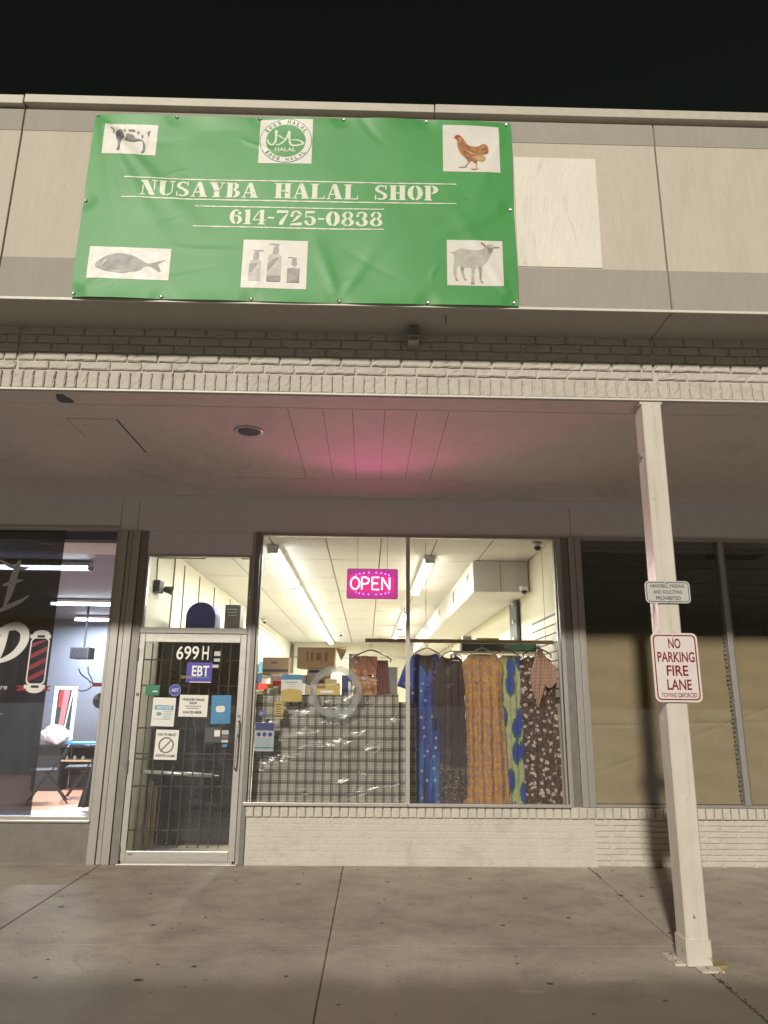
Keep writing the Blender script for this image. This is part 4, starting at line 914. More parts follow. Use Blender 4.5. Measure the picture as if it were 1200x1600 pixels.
# ================================================================== SHOP INTERIOR THINGS
def fixture(name, lab, x0, y0, x1, y1, z, tubem, grp, power, col, along='y'):
    root = empty(name, ((x0+x1)/2, (y0+y1)/2, z), lab, 'light', grp)
    box('housing', 'white', root, x0, y0, z-.045, x1, y1, z, bevel=.004)
    for q in (.27, .73):
        if along == 'y': c_ = x0+(x1-x0)*q; p = [(c_, y0+.03, z-.066), (c_, y1-.03, z-.066)]
        else: c_ = y0+(y1-y0)*q; p = [(x0+.03, c_, z-.066), (x1-.03, c_, z-.066)]
        MB().tube(p, .019, 10).build('fluorescent_tube', tubem, root, smooth=True)
    for e in (0, 1):
        if along == 'y': box('lamp_holder', 'alu_b', root, x0+.01, (y0, y1-.025)[e], z-.095, x1-.01, (y0+.025, y1)[e], z-.046)
        else: box('lamp_holder', 'alu_b', root, (x0, x1-.025)[e], y0+.01, z-.095, (x0+.025, x1)[e], y1-.01, z-.046)
    L = bpy.data.lights.new('tube_glow', 'AREA'); L.shape = 'RECTANGLE'; L.energy = power; L.color = col
    L.size, L.size_y = abs(x1-x0)*.9, abs(y1-y0)*.95
    lo = bpy.data.objects.new('tube_glow', L); C.objects.link(lo); lo.parent = root; lo.location = (0, 0, -.10)
    return root
places = ['nearest the door window', 'second from the window', 'third from the window', 'fourth from the window', 'at the far end']
for i in range(5):
    y = .62+i*2.75; fixture('ceiling_light', 'long twin tube light in the left ceiling row, '+places[i], -1.16, y, -1.02, y+2.6, 3.195, 'tube', 'ceiling lights of the left row', 62, (.95, 1, .96))
for i, y in enumerate((1.10, 6.3, 9.6)):
    fixture('ceiling_light', 'long twin tube light in the right ceiling row, '+('nearest the dresses', 'second behind the rail', 'farthest back')[i], .66, y, .80, y+2.75, 3.195, 'tubew', 'ceiling lights of the right row', 66, (1, .92, .78))
fixture('wall_light', 'yellow lit small light on the back wall under the ceiling', .55, 12.4, 1.05, 12.7, 3.19, 'tubew', None, 8, (1, .85, .4), 'x')
# duct
dc = empty('ceiling_duct', (1.63, 1.42, 3.0), 'white speckled boxed duct running back under the ceiling along the right wall', 'duct')
for i in range(8):
    y0 = 1.42+i*1.5; box('duct_side', 'ceil', dc, 1.292, y0+.004, 2.822, 1.302, y0+1.496, 3.196)
    box('duct_bottom', 'ceil', dc, 1.303, y0+.004, 2.812, 1.974, y0+1.496, 2.822)
for a, b in ((1.292, 1.628), (1.634, 1.974)): box('duct_end', 'ceil', dc, a, 1.405, 2.812, b, 1.419, 3.196)
for y in (1.75, 3.35, 5.6, 8.2):
    g = box('duct_vent', 'alu_b', dc, 1.284, y, 2.93, 1.291, y+.24, 3.11)
    for k in range(4): box('vent_slot', 'blackm', g, 1.2815, y+.02, 2.95+k*.038, 1.2835, y+.22, 2.972+k*.038)
def camera_(lab, x, y, z, wall=False):
    root = empty('security_camera', (x, y, z), lab, 'camera', 'dome security cameras')
    MB().lathe((x, y, z), [(.055, 0), (.055, -.035), (.045, -.055)], 18).build('camera_body', 'white', root, smooth=True)
    MB().lathe((x, y-.01, z-.054), [(.038, 0), (.036, -.02), (.024, -.036), (.008, -.042)], 16).build('camera_dome', 'black', root, smooth=True)
    return root
camera_('white dome camera on the ceiling in the top right window corner', 1.84, .30, 3.198)
camera_('white dome camera fixed at the end of the duct on the right wall', 1.90, 1.33, 2.87)
camera_('tiny white dome camera on the ceiling by the left wall', -2.25, 8.4, 3.198)
camera_('tiny white dome camera on the ceiling right of the left light row', -.70, 11.4, 3.198)
el = empty('emergency_light', (-2.36, .62, 2.66), 'grey emergency lamp on the cream wall seen through the transom', 'light')
box('lamp_box', 'darkgrey', el, -2.356, .50, 2.63, -2.29, .66, 2.76, bevel=.006)
MB().tube([(-2.30, .70, 2.69), (-2.20, .72, 2.67)], [.03, .05], 12).build('lamp_head', 'cord', el); MB().tube([(-2.345, .55, 2.76), (-2.35, .545, 2.95), (-2.345, .56, 3.19)], .007, 6).build('lamp_cord', 'cord', el)
tag(MB().tube([(-2.34, 1.22, 3.19), (-2.345, 1.24, 2.7), (-2.34, 1.2, 2.2), (-2.34, 1.22, 1.5)], .009, 6).build('wall_cable', 'cord'), 'thin dark cable running down the cream wall behind the transom', 'cable')
tag(box('wall_standard', 'darkgrey', None, 1.93, 2.0, 2.05, 1.972, 2.45, 2.79, bevel=.006), 'tall dark panel with white clips hung on the right wall beneath the duct', 'panel')
for k, z in enumerate((2.72, 2.5, 2.27)): tag(box('wall_clip', 'white', None, 1.905, 2.10, z, 1.929, 2.16, z+.05), 'white clip on the dark wall panel, %s' % ('topmost', 'middle', 'lowest')[k], 'clip', 'clips on the dark wall panel')
# cabinets behind the door
cbn = empty('black_cabinet', (-1.85, 1.2, 0), 'tall black cabinet with scrollwork doors behind the barred shop door', 'cabinet')
box('carcass', 'black', cbn, -2.33, .905, .03, -1.44, 1.5, 2.24, bevel=.01); box('door_leaf', 'black', cbn, -2.31, .892, .05, -1.46, .903, .93, bevel=.004); box('door_leaf', 'black', cbn, -2.31, .892, .97, -1.46, .903, 2.20, bevel=.004)
sc_ = MB()
for cx0, cz0, rr0 in ((-2.02, .62, .05), (-2.03, .38, .055), (-1.86, .52, .045), (-1.83, .42, .04), (-1.72, .60, .05), (-1.64, .64, .045), (-1.66, .38, .05), (-1.56, .56, .04)):
    sc_.tube([(cx0+rr0*(1-k/22)*math.cos(k*.55), .886, cz0+rr0*(1-k/22)*math.sin(k*.55)) for k in range(18)], .0035, 5)
for a, b in (((-1.93, .33), (-1.85, .24)), ((-1.78, .66), (-1.72, .58))): sc_.tube([(a[0], .886, a[1]), (b[0], .886, b[1])], .004, 5)
tag(sc_.build('scrollwork', 'darkgrey', cbn), kind='stuff'); box('cabinet_foot', 'blackm', cbn, -2.19, .92, .005, -1.45, 1.48, .029)
tag(box('locker', 'navy', None, -1.43, 1.10, .005, -1.33, 1.45, 2.42, bevel=.008), 'tall navy grey locker to the right of the black cabinet', 'locker')
ar_ = empty('arched_case', (-1.93, 1.15, 2.243), 'dark arched case with a red band on top of the black cabinet', 'case')
MB().prism([(-2.10, 2.262), (-1.76, 2.262)]+[(-1.93+.17*math.cos(R(a)), 2.42+.165*math.sin(R(a))) for a in range(0, 181, 12)], .98, 1.3).build('arched_body', 'navy', ar_, bevel=.01)
box('red_band', 'maroon', ar_, -2.115, .97, 2.242, -1.745, 1.31, 2.261)
tag(box('grey_box', 'cord', None, -1.66, 1.00, 2.243, -1.48, 1.25, 2.56, bevel=.004), 'grey box with faint lettering standing on the black cabinet', 'box')
for k in range(3): tag(box('box_lettering', 'grey', None, -1.64+.01*k, .997, 2.50-.035*k, -1.52, .999, 2.512-.035*k), 'strip of pale print on the grey box, %s' % ('top', 'middle', 'bottom')[k], 'print', 'print strips on the grey box')
cp = empty('leaning_planks', (-2.25, .5, 0), 'brown wooden planks leaning behind the left edge of the shop door', 'planks')
for k, x in enumerate((-2.24, -2.20)): box('plank', 'wood' if k == 0 else 'card', cp, x-.016, .62+.04*k, .005, x+.016, .66+.04*k, .66-.06*k)
# notices stuck inside the door pane
def notice(name, lab, cat, x0, z0, x1, z1, y, mat, tilt=0, grp=None):
    root = empty(name, ((x0+x1)/2, y, (z0+z1)/2), lab, cat, grp)
    def fn(a, b): return (x0+a*(x1-x0), y-.002*math.sin(3.1*a)*math.sin(2.5*b+.5), z0+b*(z1-z0))
    MB().grid(fn, 4, 4).build('sheet', mat, root, smooth=True); root.rotation_euler = (0, R(tilt), 0); return root
DY = -.0225    # on the street side face of the pane
a = tag(empty('door_number', (-1.75, DY, 1.95)), 'white street number 699 H lettered on the door glass', 'number')
text('numeral', '699', -1.912, 1.876, -1.690, 2.010, DY, 'white', a, .01); text('numeral', 'H', -1.655, 1.876, -1.592, 2.010, DY, 'white', a, .01)
a = notice('ebt_sticker', 'violet EBT sticker below the door number', 'sticker', -1.800, 1.655, -1.545, 1.850, DY, 'navy'); a.children[0].data.materials.clear(); M['violet'] = pm('violet_sticker', (.07, .05, .34), .5); a.children[0].data.materials.append(M['violet'])
text('lettering', 'EBT', -1.745, 1.715, -1.575, 1.818, DY-.003, 'white', a, .02)
text('lettering', 'SNAP', -1.850, 1.692, -1.72, 1.722, DY-.0035, 'gold', a, .0); box('sticker_strip', 'white', a, -1.76, DY-.004, 1.655, -1.55, DY-.003, 1.662); box('sticker_strip', 'lblue', a, -1.715, DY-.004, 1.700, -1.565, DY-.003, 1.706)
a = notice('green_notice', 'small green card in the upper left of the door glass', 'sticker', -2.186, 1.528, -2.050, 1.626, DY, 'greenp', 1); box('card_print', 'paper', a, -2.115, DY-.004, 1.56, -2.065, DY-.003, 1.572)
def octagon(x, z, rad, y, lab, word):
    root = empty('security_sticker', (x, y, z), lab, 'sticker')
    MB().prism([(x+rad*math.cos(R(22.5+45*k)), z+rad*math.sin(R(22.5+45*k))) for k in range(8)], y-.001, y).build('sticker_face', 'violet', root)
    ringpoly([(x+rad*.96*math.cos(R(22.5+45*k)), z+rad*.96*math.sin(R(22.5+45*k))) for k in range(8)], [(x+rad*.86*math.cos(R(22.5+45*k)), z+rad*.86*math.sin(R(22.5+45*k))) for k in range(8)], y-.0016).build('rim_line', 'lblue', root)
    text('lettering', word, x-rad*.55, z-rad*.22, x+rad*.55, z+rad*.28, y-.0018, 'white', root, .01, slant=.0)
octagon(-1.897, 1.578, .062, DY, 'blue octagonal alarm sticker on the door glass', 'ADT')
a = notice('notice_sheet', 'white sheet headed NOTICE in a blue bar on the door', 'notice', -2.104, 1.236, -1.882, 1.507, DY, 'paper', 1.2)
box('header_bar', 'lblue', a, -2.082, DY-.004, 1.392, -1.90, DY-.003, 1.434); text('lettering', 'NOTICE', -2.06, 1.400, -1.918, 1.426, DY-.005, 'white', a, .02)
for k in range(5): box('print_line', 'lblue', a, -1.992, DY-.004, 1.375-k*.016, -1.905-.012*(k % 2), DY-.003, 1.379-k*.016)
MB().prism(ell(-2.035, 1.352, .028, .018, 12), DY-.004, DY-.003).build('print_mark', 'lblue', a); box('print_line', 'cord', a, -2.09, DY-.004, 1.302, -1.93, DY-.003, 1.305)
a = notice('shop_sheet', 'white sheet with the shop name and phone number on the door', 'notice', -1.846, 1.328, -1.566, 1.535, DY, 'paper', .6)
for body, x0, z0, x1, z1 in (('NUSAYBA HALAL', -1.815, 1.480, -1.600, 1.504), ('SHOP', -1.745, 1.447, -1.672, 1.470), ('614-725-0838', -1.800, 1.358, -1.622, 1.384)): text('lettering', body, x0, z0, x1, z1, DY-.004, 'ink', a, .02)
for k in range(2): box('print_line', 'ink', a, -1.79+.02*k, DY-.004, 1.426-k*.020, -1.63-.02*k, DY-.003, 1.431-k*.020)
a = notice('blue_sheet', 'bright blue sheet with a white face mask picture on the door', 'notice', -1.529, 1.264, -1.338, 1.535, DY, 'blue', -.8)
MB().prism(rrect(-1.482, 1.374, -1.394, 1.434, .022), DY-.004, DY-.003).build('mask_picture', 'paper', a)
for k in range(3): box('print_line', 'gold', a, -1.47, DY-.005, 1.392+k*.013, -1.406, DY-.0041, 1.394+k*.013)
for k, (p0, p1) in enumerate(((1.495, .06), (1.47, .05), (1.345, .05), (1.33, .06), (1.312, .045))): box('print_line', 'lblue', a, -1.434-p1, DY-.004, p0, -1.434+p1, DY-.003, p0+.006)
a = notice('restroom_sheet', 'white no public restroom sheet with a crossed circle on the door', 'notice', -2.048, .927, -1.828, 1.204, DY, 'paper', 1)
text('lettering', 'NO PUBLIC', -2.03, 1.148, -1.85, 1.172, DY-.004, 'cord', a, .02); text('lettering', 'RESTROOM', -2.03, .952, -1.85, .976, DY-.004, 'cord', a, .02)
ringpoly(ell(-1.94, 1.062, .074, .074, 28)[:-1], ell(-1.94, 1.062, .062, .062, 28)[:-1], DY-.004).build('ban_circle', 'cord', a)
MB().prism([(-1.995, 1.008), (-1.985, 1.002), (-1.885, 1.112), (-1.895, 1.118)], DY-.0045, DY-.0035).build('ban_slash', 'cord', a)
a = notice('dark_card', 'dark card with a small white panel beside the door handle', 'sticker', -1.574, 1.092, -1.415, 1.230, DY, 'darkgrey'); box('card_panel', 'paper', a, -1.482, DY-.004, 1.146, -1.428, DY-.003, 1.205)
for k, (x0, z0, x1, z1, mt) in enumerate(((-1.41, 1.165, -1.345, 1.205, 'grey'), (-1.41, 1.125, -1.345, 1.158, 'cord'), (-1.41, 1.09, -1.345, 1.115, 'signs'), (-1.398, 1.048, -1.35, 1.074, 'blue'), (-1.535, 1.915, -1.475, 1.96, 'signs'), (-1.535, 1.86, -1.475, 1.89, 'signs'), (-1.545, 1.80, -1.485, 1.83, 'signs'))):
    tag(box('small_sticker', mt, None, x0, DY-.002, z0, x1, DY-.0005, z1), ('tiny pale', 'tiny brown', 'tiny silver', 'tiny blue', 'tiny framed pale', 'tiny pale', 'tiny pale')[k]+' sticker on the door glass '+('just right of the dark card, top', 'just right of the dark card, second', 'just right of the dark card, third', 'under the column of stickers', 'right of the number, top', 'right of the number, middle', 'right of the number, lowest')[k], 'sticker', 'tiny stickers on the door glass')

# ---- window display: table with the plaid cloth
tb = empty('display_table', (-.4, .8, 0), 'long display table under the plaid cloth in the left shop window', 'table')
box('table_top', 'wood', tb, -1.10, .20, 1.50, .30, 1.45, 1.53)
for x in (-1.05, .22):
    for y in (.28, 1.38): box('leg', 'wood', tb, x, y, .005, x+.05, y+.05, 1.499)
def clothfn(x0, x1, ztop, y0):
    def fn(a, b):
        x = x0+a*(x1-x0); z = .50+b*(ztop-.50)
        return (x, y0+.016*math.sin(8*x+2*z)*(1.3-b)+.010*math.sin(17*x-4*z)+.012*math.sin(3*z+x), z+.012*math.sin(4.3*x+.6)*(1.6-b)+.006*math.sin(11*x+3*z))
    return fn
mb = MB().grid(clothfn(-1.118, .318, 1.548, .15), 60, 40)
mb.grid(lambda a, b: (-1.118+a*1.436, .153+b*.5, 1.549-.012*b), 20, 8)
tag(mb.build('plaid_cloth', 'plaid', smooth=True), 'black and cream plaid cloth hanging over the table front in the shop window', 'cloth')
tag(MB().grid(clothfn(.322, .50, 1.475, .22), 16, 30).build('plaid_cloth', 'plaid', smooth=True), 'narrow strip of plaid cloth hanging beside the window mullion, slightly lower', 'cloth')

def wrapfn(a, b):
    x = -1.10+a*1.43; z = .56+b*.99; return (x, .118+.012*math.sin(6*x+4*z)+.010*math.sin(2.2*x-7*z)+.004*math.sin(31*(z-.35*x)), z)
tag(MB().grid(wrapfn, 70, 60).build('plastic_sheet', 'plastic', smooth=True), 'clear creased plastic sheet stretched over the plaid cloth', 'plastic sheet')
def vinyl(name, col, cover):
    mt, t, b = nmat(name); b.inputs['Base Color'].default_value = (*col, 1); b.inputs['Roughness'].default_value = .5
    tr = N(t, 'ShaderNodeBsdfTransparent'); mx_ = N(t, 'ShaderNodeMixShader'); mx_.inputs[0].default_value = cover
    t.links.new(tr.outputs[0], mx_.inputs[1]); t.links.new(b.outputs[0], mx_.inputs[2]); t.links.new(mx_.outputs[0], t.nodes['Material Output'].inputs[0]); return mt
M['frost'] = vinyl('frosted_grey_vinyl', (.33, .36, .37), .58)
n = 72
out_, in_ = [], []
for k in range(n):
    a = 2*math.pi*k/n; ro = 1+.05*abs(math.sin(6*a)); out_.append((-.316+.262*ro*.97*math.cos(a), 1.580+.252*ro*.97*math.sin(a))); q = 1+.04*math.sin(5*a+1); in_.append((-.312+.196*q*math.cos(a), 1.580+.188*q*math.sin(a)))
tag(ringpoly(out_, in_, .0085).build('wreath_decal', 'frost'), 'grey scalloped ring decal on the left shop window', 'decal')
PW = .0085
a = notice('mustard_poster', 'white and mustard poster with a blue heading on the left shop window', 'poster', -.858, 1.480, -.648, 1.742, PW, 'paper', -.5)
box('poster_head', 'blue', a, -.856, PW-.0035, 1.694, -.65, PW-.0025, 1.740); MB().prism([(-.856, 1.482), (-.65, 1.482), (-.65, 1.585), (-.70, 1.60), (-.755, 1.606), (-.81, 1.60), (-.856, 1.585)], PW-.0035, PW-.0025).build('poster_foot', 'gold', a)
text('lettering', 'Notice', -.83, 1.702, -.69, 1.73, PW-.004, 'paper', a, .0) if False else None
for k in range(3): box('print_line', 'greenp' if k == 0 else 'grey', a, -.82+.02*k, PW-.0035, 1.665-k*.02, -.70-.01*k, PW-.0025, 1.671-k*.02)
a = notice('blue_poster', 'pale blue and navy poster low on the left edge of the shop window', 'poster', -1.095, 1.010, -.905, 1.278, PW, 'grey', .5)
box('poster_head', 'navy', a, -1.092, PW-.0035, 1.205, -.908, PW-.0025, 1.276)
for k in range(3): MB().prism(ell(-1.055+k*.055, 1.168, .021, .021, 16)[:-1], PW-.0035, PW-.0025).build('poster_disc', 'navy', a)
for k in range(5): box('print_line', 'lblue', a, -1.08, PW-.0035, 1.125-k*.02, -.93-.01*(k % 3), PW-.0025, 1.130-k*.02)
box('poster_foot', 'lblue', a, -1.09, PW-.0035, 1.035, -.91, PW-.0025, 1.05)
octagon(-1.038, 1.366, .032, PW, 'small blue octagonal alarm sticker at the left edge of the shop window', 'ADT')
a = notice('olive_card', 'small olive printed card below the mustard poster', 'poster', -.915, 1.315, -.825, 1.475, PW, 'gold', 0)
for k in range(5): box('print_line', 'ink', a, -.905, PW-.0035, 1.45-k*.022, -.84-.01*(k % 2), PW-.0025, 1.456-k*.022)
box('poster_foot', 'darkgrey', a, -.915, PW-.0035, 1.335, -.825, PW-.0025, 1.35)
a = notice('cyan_card', 'bright blue card at the left edge of the shop window', 'poster', -1.104, 1.66, -1.052, 1.742, PW, 'blue', 3)
# goods on the table
def pack(name, lab, cat, x0, z0, x1, z1, y0, y1, mat, parts=()):
    root = empty(name, ((x0+x1)/2, (y0+y1)/2, z0), lab, cat); box('body', mat, root, x0, y0, z0, x1, y1, z1, bevel=.005)
    for n_, mt, q in parts: box(n_, mt, root, q[0], y0-.002, q[1], q[2], y0-.0005, q[3])
    return root
pack('carton', 'big brown cardboard carton on top of the pile behind the window', 'box', -.805, 1.850, -.375, 2.085, 1.0, 1.4, 'card', [('print_mark', 'cardink', (-.70, 1.93, -.68, 2.04)), ('print_mark', 'cardink', (-.65, 1.93, -.62, 2.03)), ('print_mark', 'cardink', (-.59, 1.94, -.53, 2.02)), ('print_mark', 'cardink', (-.49, 1.93, -.46, 2.03)), ('carton_tape', 'gold', (-.80, 2.078, -.38, 2.083))])
fl = MB(); fl.add([(-.375, 1.0, 2.085), (-.375, 1.4, 2.085), (-.26, 1.35, 2.11), (-.25, 1.02, 2.10)], [(0, 1, 2, 3)]); fl.add([(-.37, 1.0, 2.084), (-.30, .99, 1.93), (-.24, 1.0, 2.06)], [(0, 1, 2)])
tag(fl.build('carton_flap', 'card'), 'open flap of cardboard sticking out right of the big carton', 'flap')
pack('carton', 'small brown carton with a dark tape band near the left wall', 'box', -1.215, 1.775, -.92, 1.975, 1.15, 1.42, 'card', [('tape_band', 'darkgrey', (-1.213, 1.81, -.92, 1.84)), ('print_mark', 'cardink', (-1.12, 1.90, -1.05, 1.93))])
pack('white_bundle', 'white plastic wrapped bundle beneath the small carton', 'package', -1.10, 1.532, -.70, 1.772, 1.02, 1.43, 'paper', [('bundle_print', 'gold', (-1.02, 1.58, -.93, 1.68)), ('bundle_print', 'red', (-1.06, 1.57, -1.04, 1.70))])
pack('white_bundle', 'white bundle supporting the big carton', 'package', -.69, 1.532, -.42, 1.848, 1.04, 1.44, 'paper', [('bundle_print', 'navy', (-.67, 1.80, -.48, 1.83)), ('bundle_print', 'darkgrey', (-.60, 1.69, -.50, 1.72)), ('bundle_print', 'gold', (-.52, 1.68, -.43, 1.76))])
pack('carton', 'low flat box of yellow packets behind the ring decal', 'box', -.56, 1.532, -.30, 1.66, .55, .9, 'gold', [('box_print', 'paper', (-.50, 1.57, -.36, 1.60)), ('box_print', 'cardink', (-.54, 1.62, -.45, 1.65))])
pack('folder', 'dark blue folder with a white spine standing behind the ring decal', 'folder', -.268, 1.532, -.165, 1.755, .40, .44, 'navy', [('spine', 'paper', (-.20, 1.54, -.172, 1.69)), ('label_print', 'lblue', (-.25, 1.56, -.215, 1.575))])
sm_ = random.Random(3)
for k in range(9):
    x = -1.08+.06*k; h_ = .06+.09*sm_.random()
    pack('small_packet', 'small %s packet on the display table, %s' % (('white', 'cream', 'tan', 'pale blue', 'white', 'mustard', 'white', 'brown', 'grey')[k], ('far left', 'second from the left', 'third from the left', 'fourth from the left', 'left of the mustard poster', 'behind the mustard poster', 'right of the mustard poster', 'left inside the ring', 'second inside the ring')[k]), 'package', x, 1.532, x+.052, 1.532+h_, .62+.1*sm_.random(), .80, ('paper', 'yellowwall', 'card', 'lblue', 'paper', 'gold', 'paper', 'card', 'grey')[k])
gr_ = random.Random(11); spots = ['behind the mustard poster', 'left of the big carton', 'under the small carton', 'beside the left wall', 'above the plaid cloth at the left', 'inside the ring on the left', 'inside the ring near its top', 'under the big carton', 'right of the blue folder', 'beneath the carton flap', 'in front of the white bundle', 'at the back of the table on the left', 'at the back of the table in the middle', 'at the back of the table on the right']
cols = ['lblue', 'paper', 'gold', 'card', 'red', 'paper', 'navy', 'card', 'greenp', 'paper', 'lblue', 'card', 'gold', 'grey']; cw = ['pale blue', 'white', 'mustard', 'brown', 'red', 'white', 'navy', 'brown', 'green', 'white', 'pale blue', 'brown', 'mustard', 'grey']
px_ = [-1.0, -.90, -1.12, -1.16, -1.06, -.47, -.38, -.62, -.11, -.20, -.75, -1.02, -.62, -.22]
for k in range(14):
    x = px_[k]; y = .92+.02*gr_.random() if k < 11 else 1.30; hh = gr_.uniform(.07, .20) if k < 11 else gr_.uniform(.25, .5); ww = gr_.uniform(.06, .13)
    if k >= 11: x0 = x; y = 1.46+.0; 
    else: x0 = x
    if k >= 11: y = 1.455; zb = 1.532; yd = .0
    pack('stock_item', cw[k]+' packet '+spots[k], 'package', x0, 1.532, x0+ww, 1.532+hh, (y if k < 11 else 1.22), (y+.06 if k < 11 else 1.26), cols[k], [('item_label', 'paper' if cols[k] != 'paper' else 'lblue', (x0+.01, 1.532+hh*.4, x0+ww-.01, 1.532+hh*.65))])
bk_ = empty('wall_goods_rack', (-2.2, 8.4, 0), 'tall wire rack of small goods along the left wall at the back', 'rack')
for j in range(5):
    z = .6+j*.36; box('rack_shelf', 'alu', bk_, -2.33, 8.0, z, -2.0, 10.5, z+.015)
for y in (8.02, 10.47): box('rack_upright', 'alu_d', bk_, -2.33, y, .005, -2.30, y+.03, 2.5)
gm = {c: MB() for c in ('paper', 'gold', 'red', 'lblue', 'card')}
for j in range(5):
    y = 8.05
    while y < 10.4:
        ww = gr_.uniform(.07, .2); gm[gr_.choice(list(gm))].box(-2.28, y, .617+j*.36, -2.02, y+ww, .617+j*.36+gr_.uniform(.12, .26)); y += ww+.02
for c in gm: tag(gm[c].build('shelf_goods', c, bk_), kind='stuff')
# garment packets and hanger at the rail end
def hanger(lab, x, y, z, hw, mat, drop=.085, hook=.08):
    root = empty('clothes_hanger', (x, y, z), lab, 'hanger')
    MB().tube(sm([(x-hw*.96, y, z-drop-.018), (x-hw, y, z-drop), (x-hw*.9, y, z-drop*.80), (x-hw*.5, y, z-drop*.30), (x-.02, y, z), (x+.02, y, z), (x+hw*.5, y, z-drop*.30), (x+hw*.9, y, z-drop*.80), (x+hw, y, z-drop), (x+hw*.96, y, z-drop-.018)], 5) if False else [(x-hw*.96, y, z-drop-.03), (x-hw, y, z-drop), (x-hw*.8, y, z-drop*.66), (x-hw*.4, y, z-drop*.24), (x-.02, y, z), (x+.02, y, z), (x+hw*.4, y, z-drop*.24), (x+hw*.8, y, z-drop*.66), (x+hw, y, z-drop), (x+hw*.96, y, z-drop-.03)], .007, 8).build('hanger_arm', mat, root, smooth=True)
    MB().tube([(x, y, z), (x, y, z+hook*.35)]+[(x+.018*math.cos(R(a)), y, z+hook*.55+.018*math.sin(R(a))) for a in range(215, -60, -25)], .003, 6).build('hanger_hook', 'alu_d' if mat != 'alu_d' else 'zinc', root)
    return root
hg = hanger('wide black hanger at the left end of the rail', .035, .36, 2.015, .215, 'black', .095)
pk = empty('garment_packet', (-.03, .42, 1.56), 'orange brown garments in clear plastic hung beside the ring decal', 'garment')
def pkfn(a, b):
    x = -.150+a*.245; z = 1.555+b*.40; return (x+.01*math.sin(9*b), .42+.012*math.sin(14*a+5*b)+.01*math.sin(19*b), z)
M['orange'] = pm('orange_brown_cloth', (.36, .17, .06), .45, var=.35, vs=14, bmp=.01, bs=18); M['rust'] = pm('rust_cloth', (.26, .10, .05), .5, var=.4, vs=18, bmp=.01, bs=22)
MB().grid(pkfn, 16, 24).build('folded_garment', 'orange', pk, smooth=True)
MB().grid(lambda a, b: (-.145+a*.235, .408+.01*math.sin(16*a+6*b), 1.76+b*(.20-.06*abs(2*a-1)**2)), 14, 12).build('folded_garment', 'rust', pk, smooth=True)
MB().grid(lambda a, b: (-.156+a*.26, .397+.006*math.sin(22*a+9*b), 1.55+b*.41), 12, 16).build('plastic_cover', 'plastic', pk, smooth=True)
tag(MB().grid(lambda a, b: (.095+a*.135*(1.15-.25*b), .44+.008*math.sin(25*a), 1.53+b*.385), 16, 14).build('maroon_garment', 'maroon', smooth=True), 'plain maroon garment hanging right of the orange packet', 'garment')
# rail
rl = empty('clothes_rail', (.97, .36, 2.1), 'wooden clothes rail hung across the right half of the shop window', 'rail')
MB().box(-.028, .345, 2.098, 1.972, .372, 2.138).build('rail_bar', 'wood', rl, bevel=.003)
for x in (.62, 1.90): MB().tube([(x, .358, 2.138), (x, .358, 3.198)], .0025, 5).build('rail_wire', 'cord', rl)
# OPEN sign
os_ = empty('open_sign', (.038, .035, 2.67), 'glowing pink OPEN sign hung inside the shop window', 'sign')
M['signback'] = em('magenta_sign_board', (1, .13, .62), .33, (.25, .04, .16)); M['neon'] = em('neon_letter', (1, .42, .55), 5.5); M['neonred'] = em('neon_red_field', (1, .02, .16), 1.1, (.3, .02, .05)); M['led'] = em('violet_led', (.34, .12, 1), 7)
MB().prism(rrect(-.228, 2.515, .304, 2.832, .02), .037, .053).build('board', 'signback', os_)
MB().prism(rrect(-.205, 2.60, .255, 2.755, .02), .0345, .0365).build('red_field', 'neonred', os_)
vs = [-.196, -.088, .020, .128, .236]
def neon(pts): return MB().tube(pts, .0068, 8).build('neon_tube', 'neon', os_, smooth=True)
ny = .025
neon([(-.142+.046*math.cos(R(a)), ny, 2.675+.062*math.sin(R(a))) for a in range(0, 361, 20)])
neon([(-.072, ny, 2.612), (-.072, ny, 2.738), (-.030, ny, 2.738), (-.002, ny, 2.722), (.002, ny, 2.700), (-.010, ny, 2.678), (-.035, ny, 2.670), (-.070, ny, 2.670)])
neon([(.108, ny, 2.738), (.036, ny, 2.738), (.036, ny, 2.612), (.108, ny, 2.612)]); neon([(.038, ny, 2.676), (.096, ny, 2.676)])
neon([(.138, ny, 2.612), (.138, ny, 2.738)]); neon([(.138, ny, 2.738), (.216, ny, 2.612)]); neon([(.216, ny, 2.612), (.216, ny, 2.738)])
for k in range(30):
    a = R(360*k/30); x, z = .038+.235*math.copysign(abs(math.cos(a))**.8, math.cos(a)), 2.675+.115*math.copysign(abs(math.sin(a))**.8, math.sin(a))
    if abs(z-2.675) < .082: continue
    MB().lathe((x, .033, z), [(.0065, 0), (.0055, -.004)], 8, 'y').build('led_dot', 'led', os_)
for x in (-.12, .19): MB().tube([(x, .045, 2.832), (x, .045, 3.19)], .002, 5).build('sign_wire', 'cord', os_)
L = bpy.data.lights.new('sign_glow', 'AREA'); L.shape = 'RECTANGLE'; L.size, L.size_y = .5, .3; L.energy = 17; L.color = (1, .10, .36)
lo = bpy.data.objects.new('sign_glow', L); C.objects.link(lo); lo.parent = os_; lo.location = (0, -.018, 0); lo.rotation_euler = (R(-97), 0, 0)

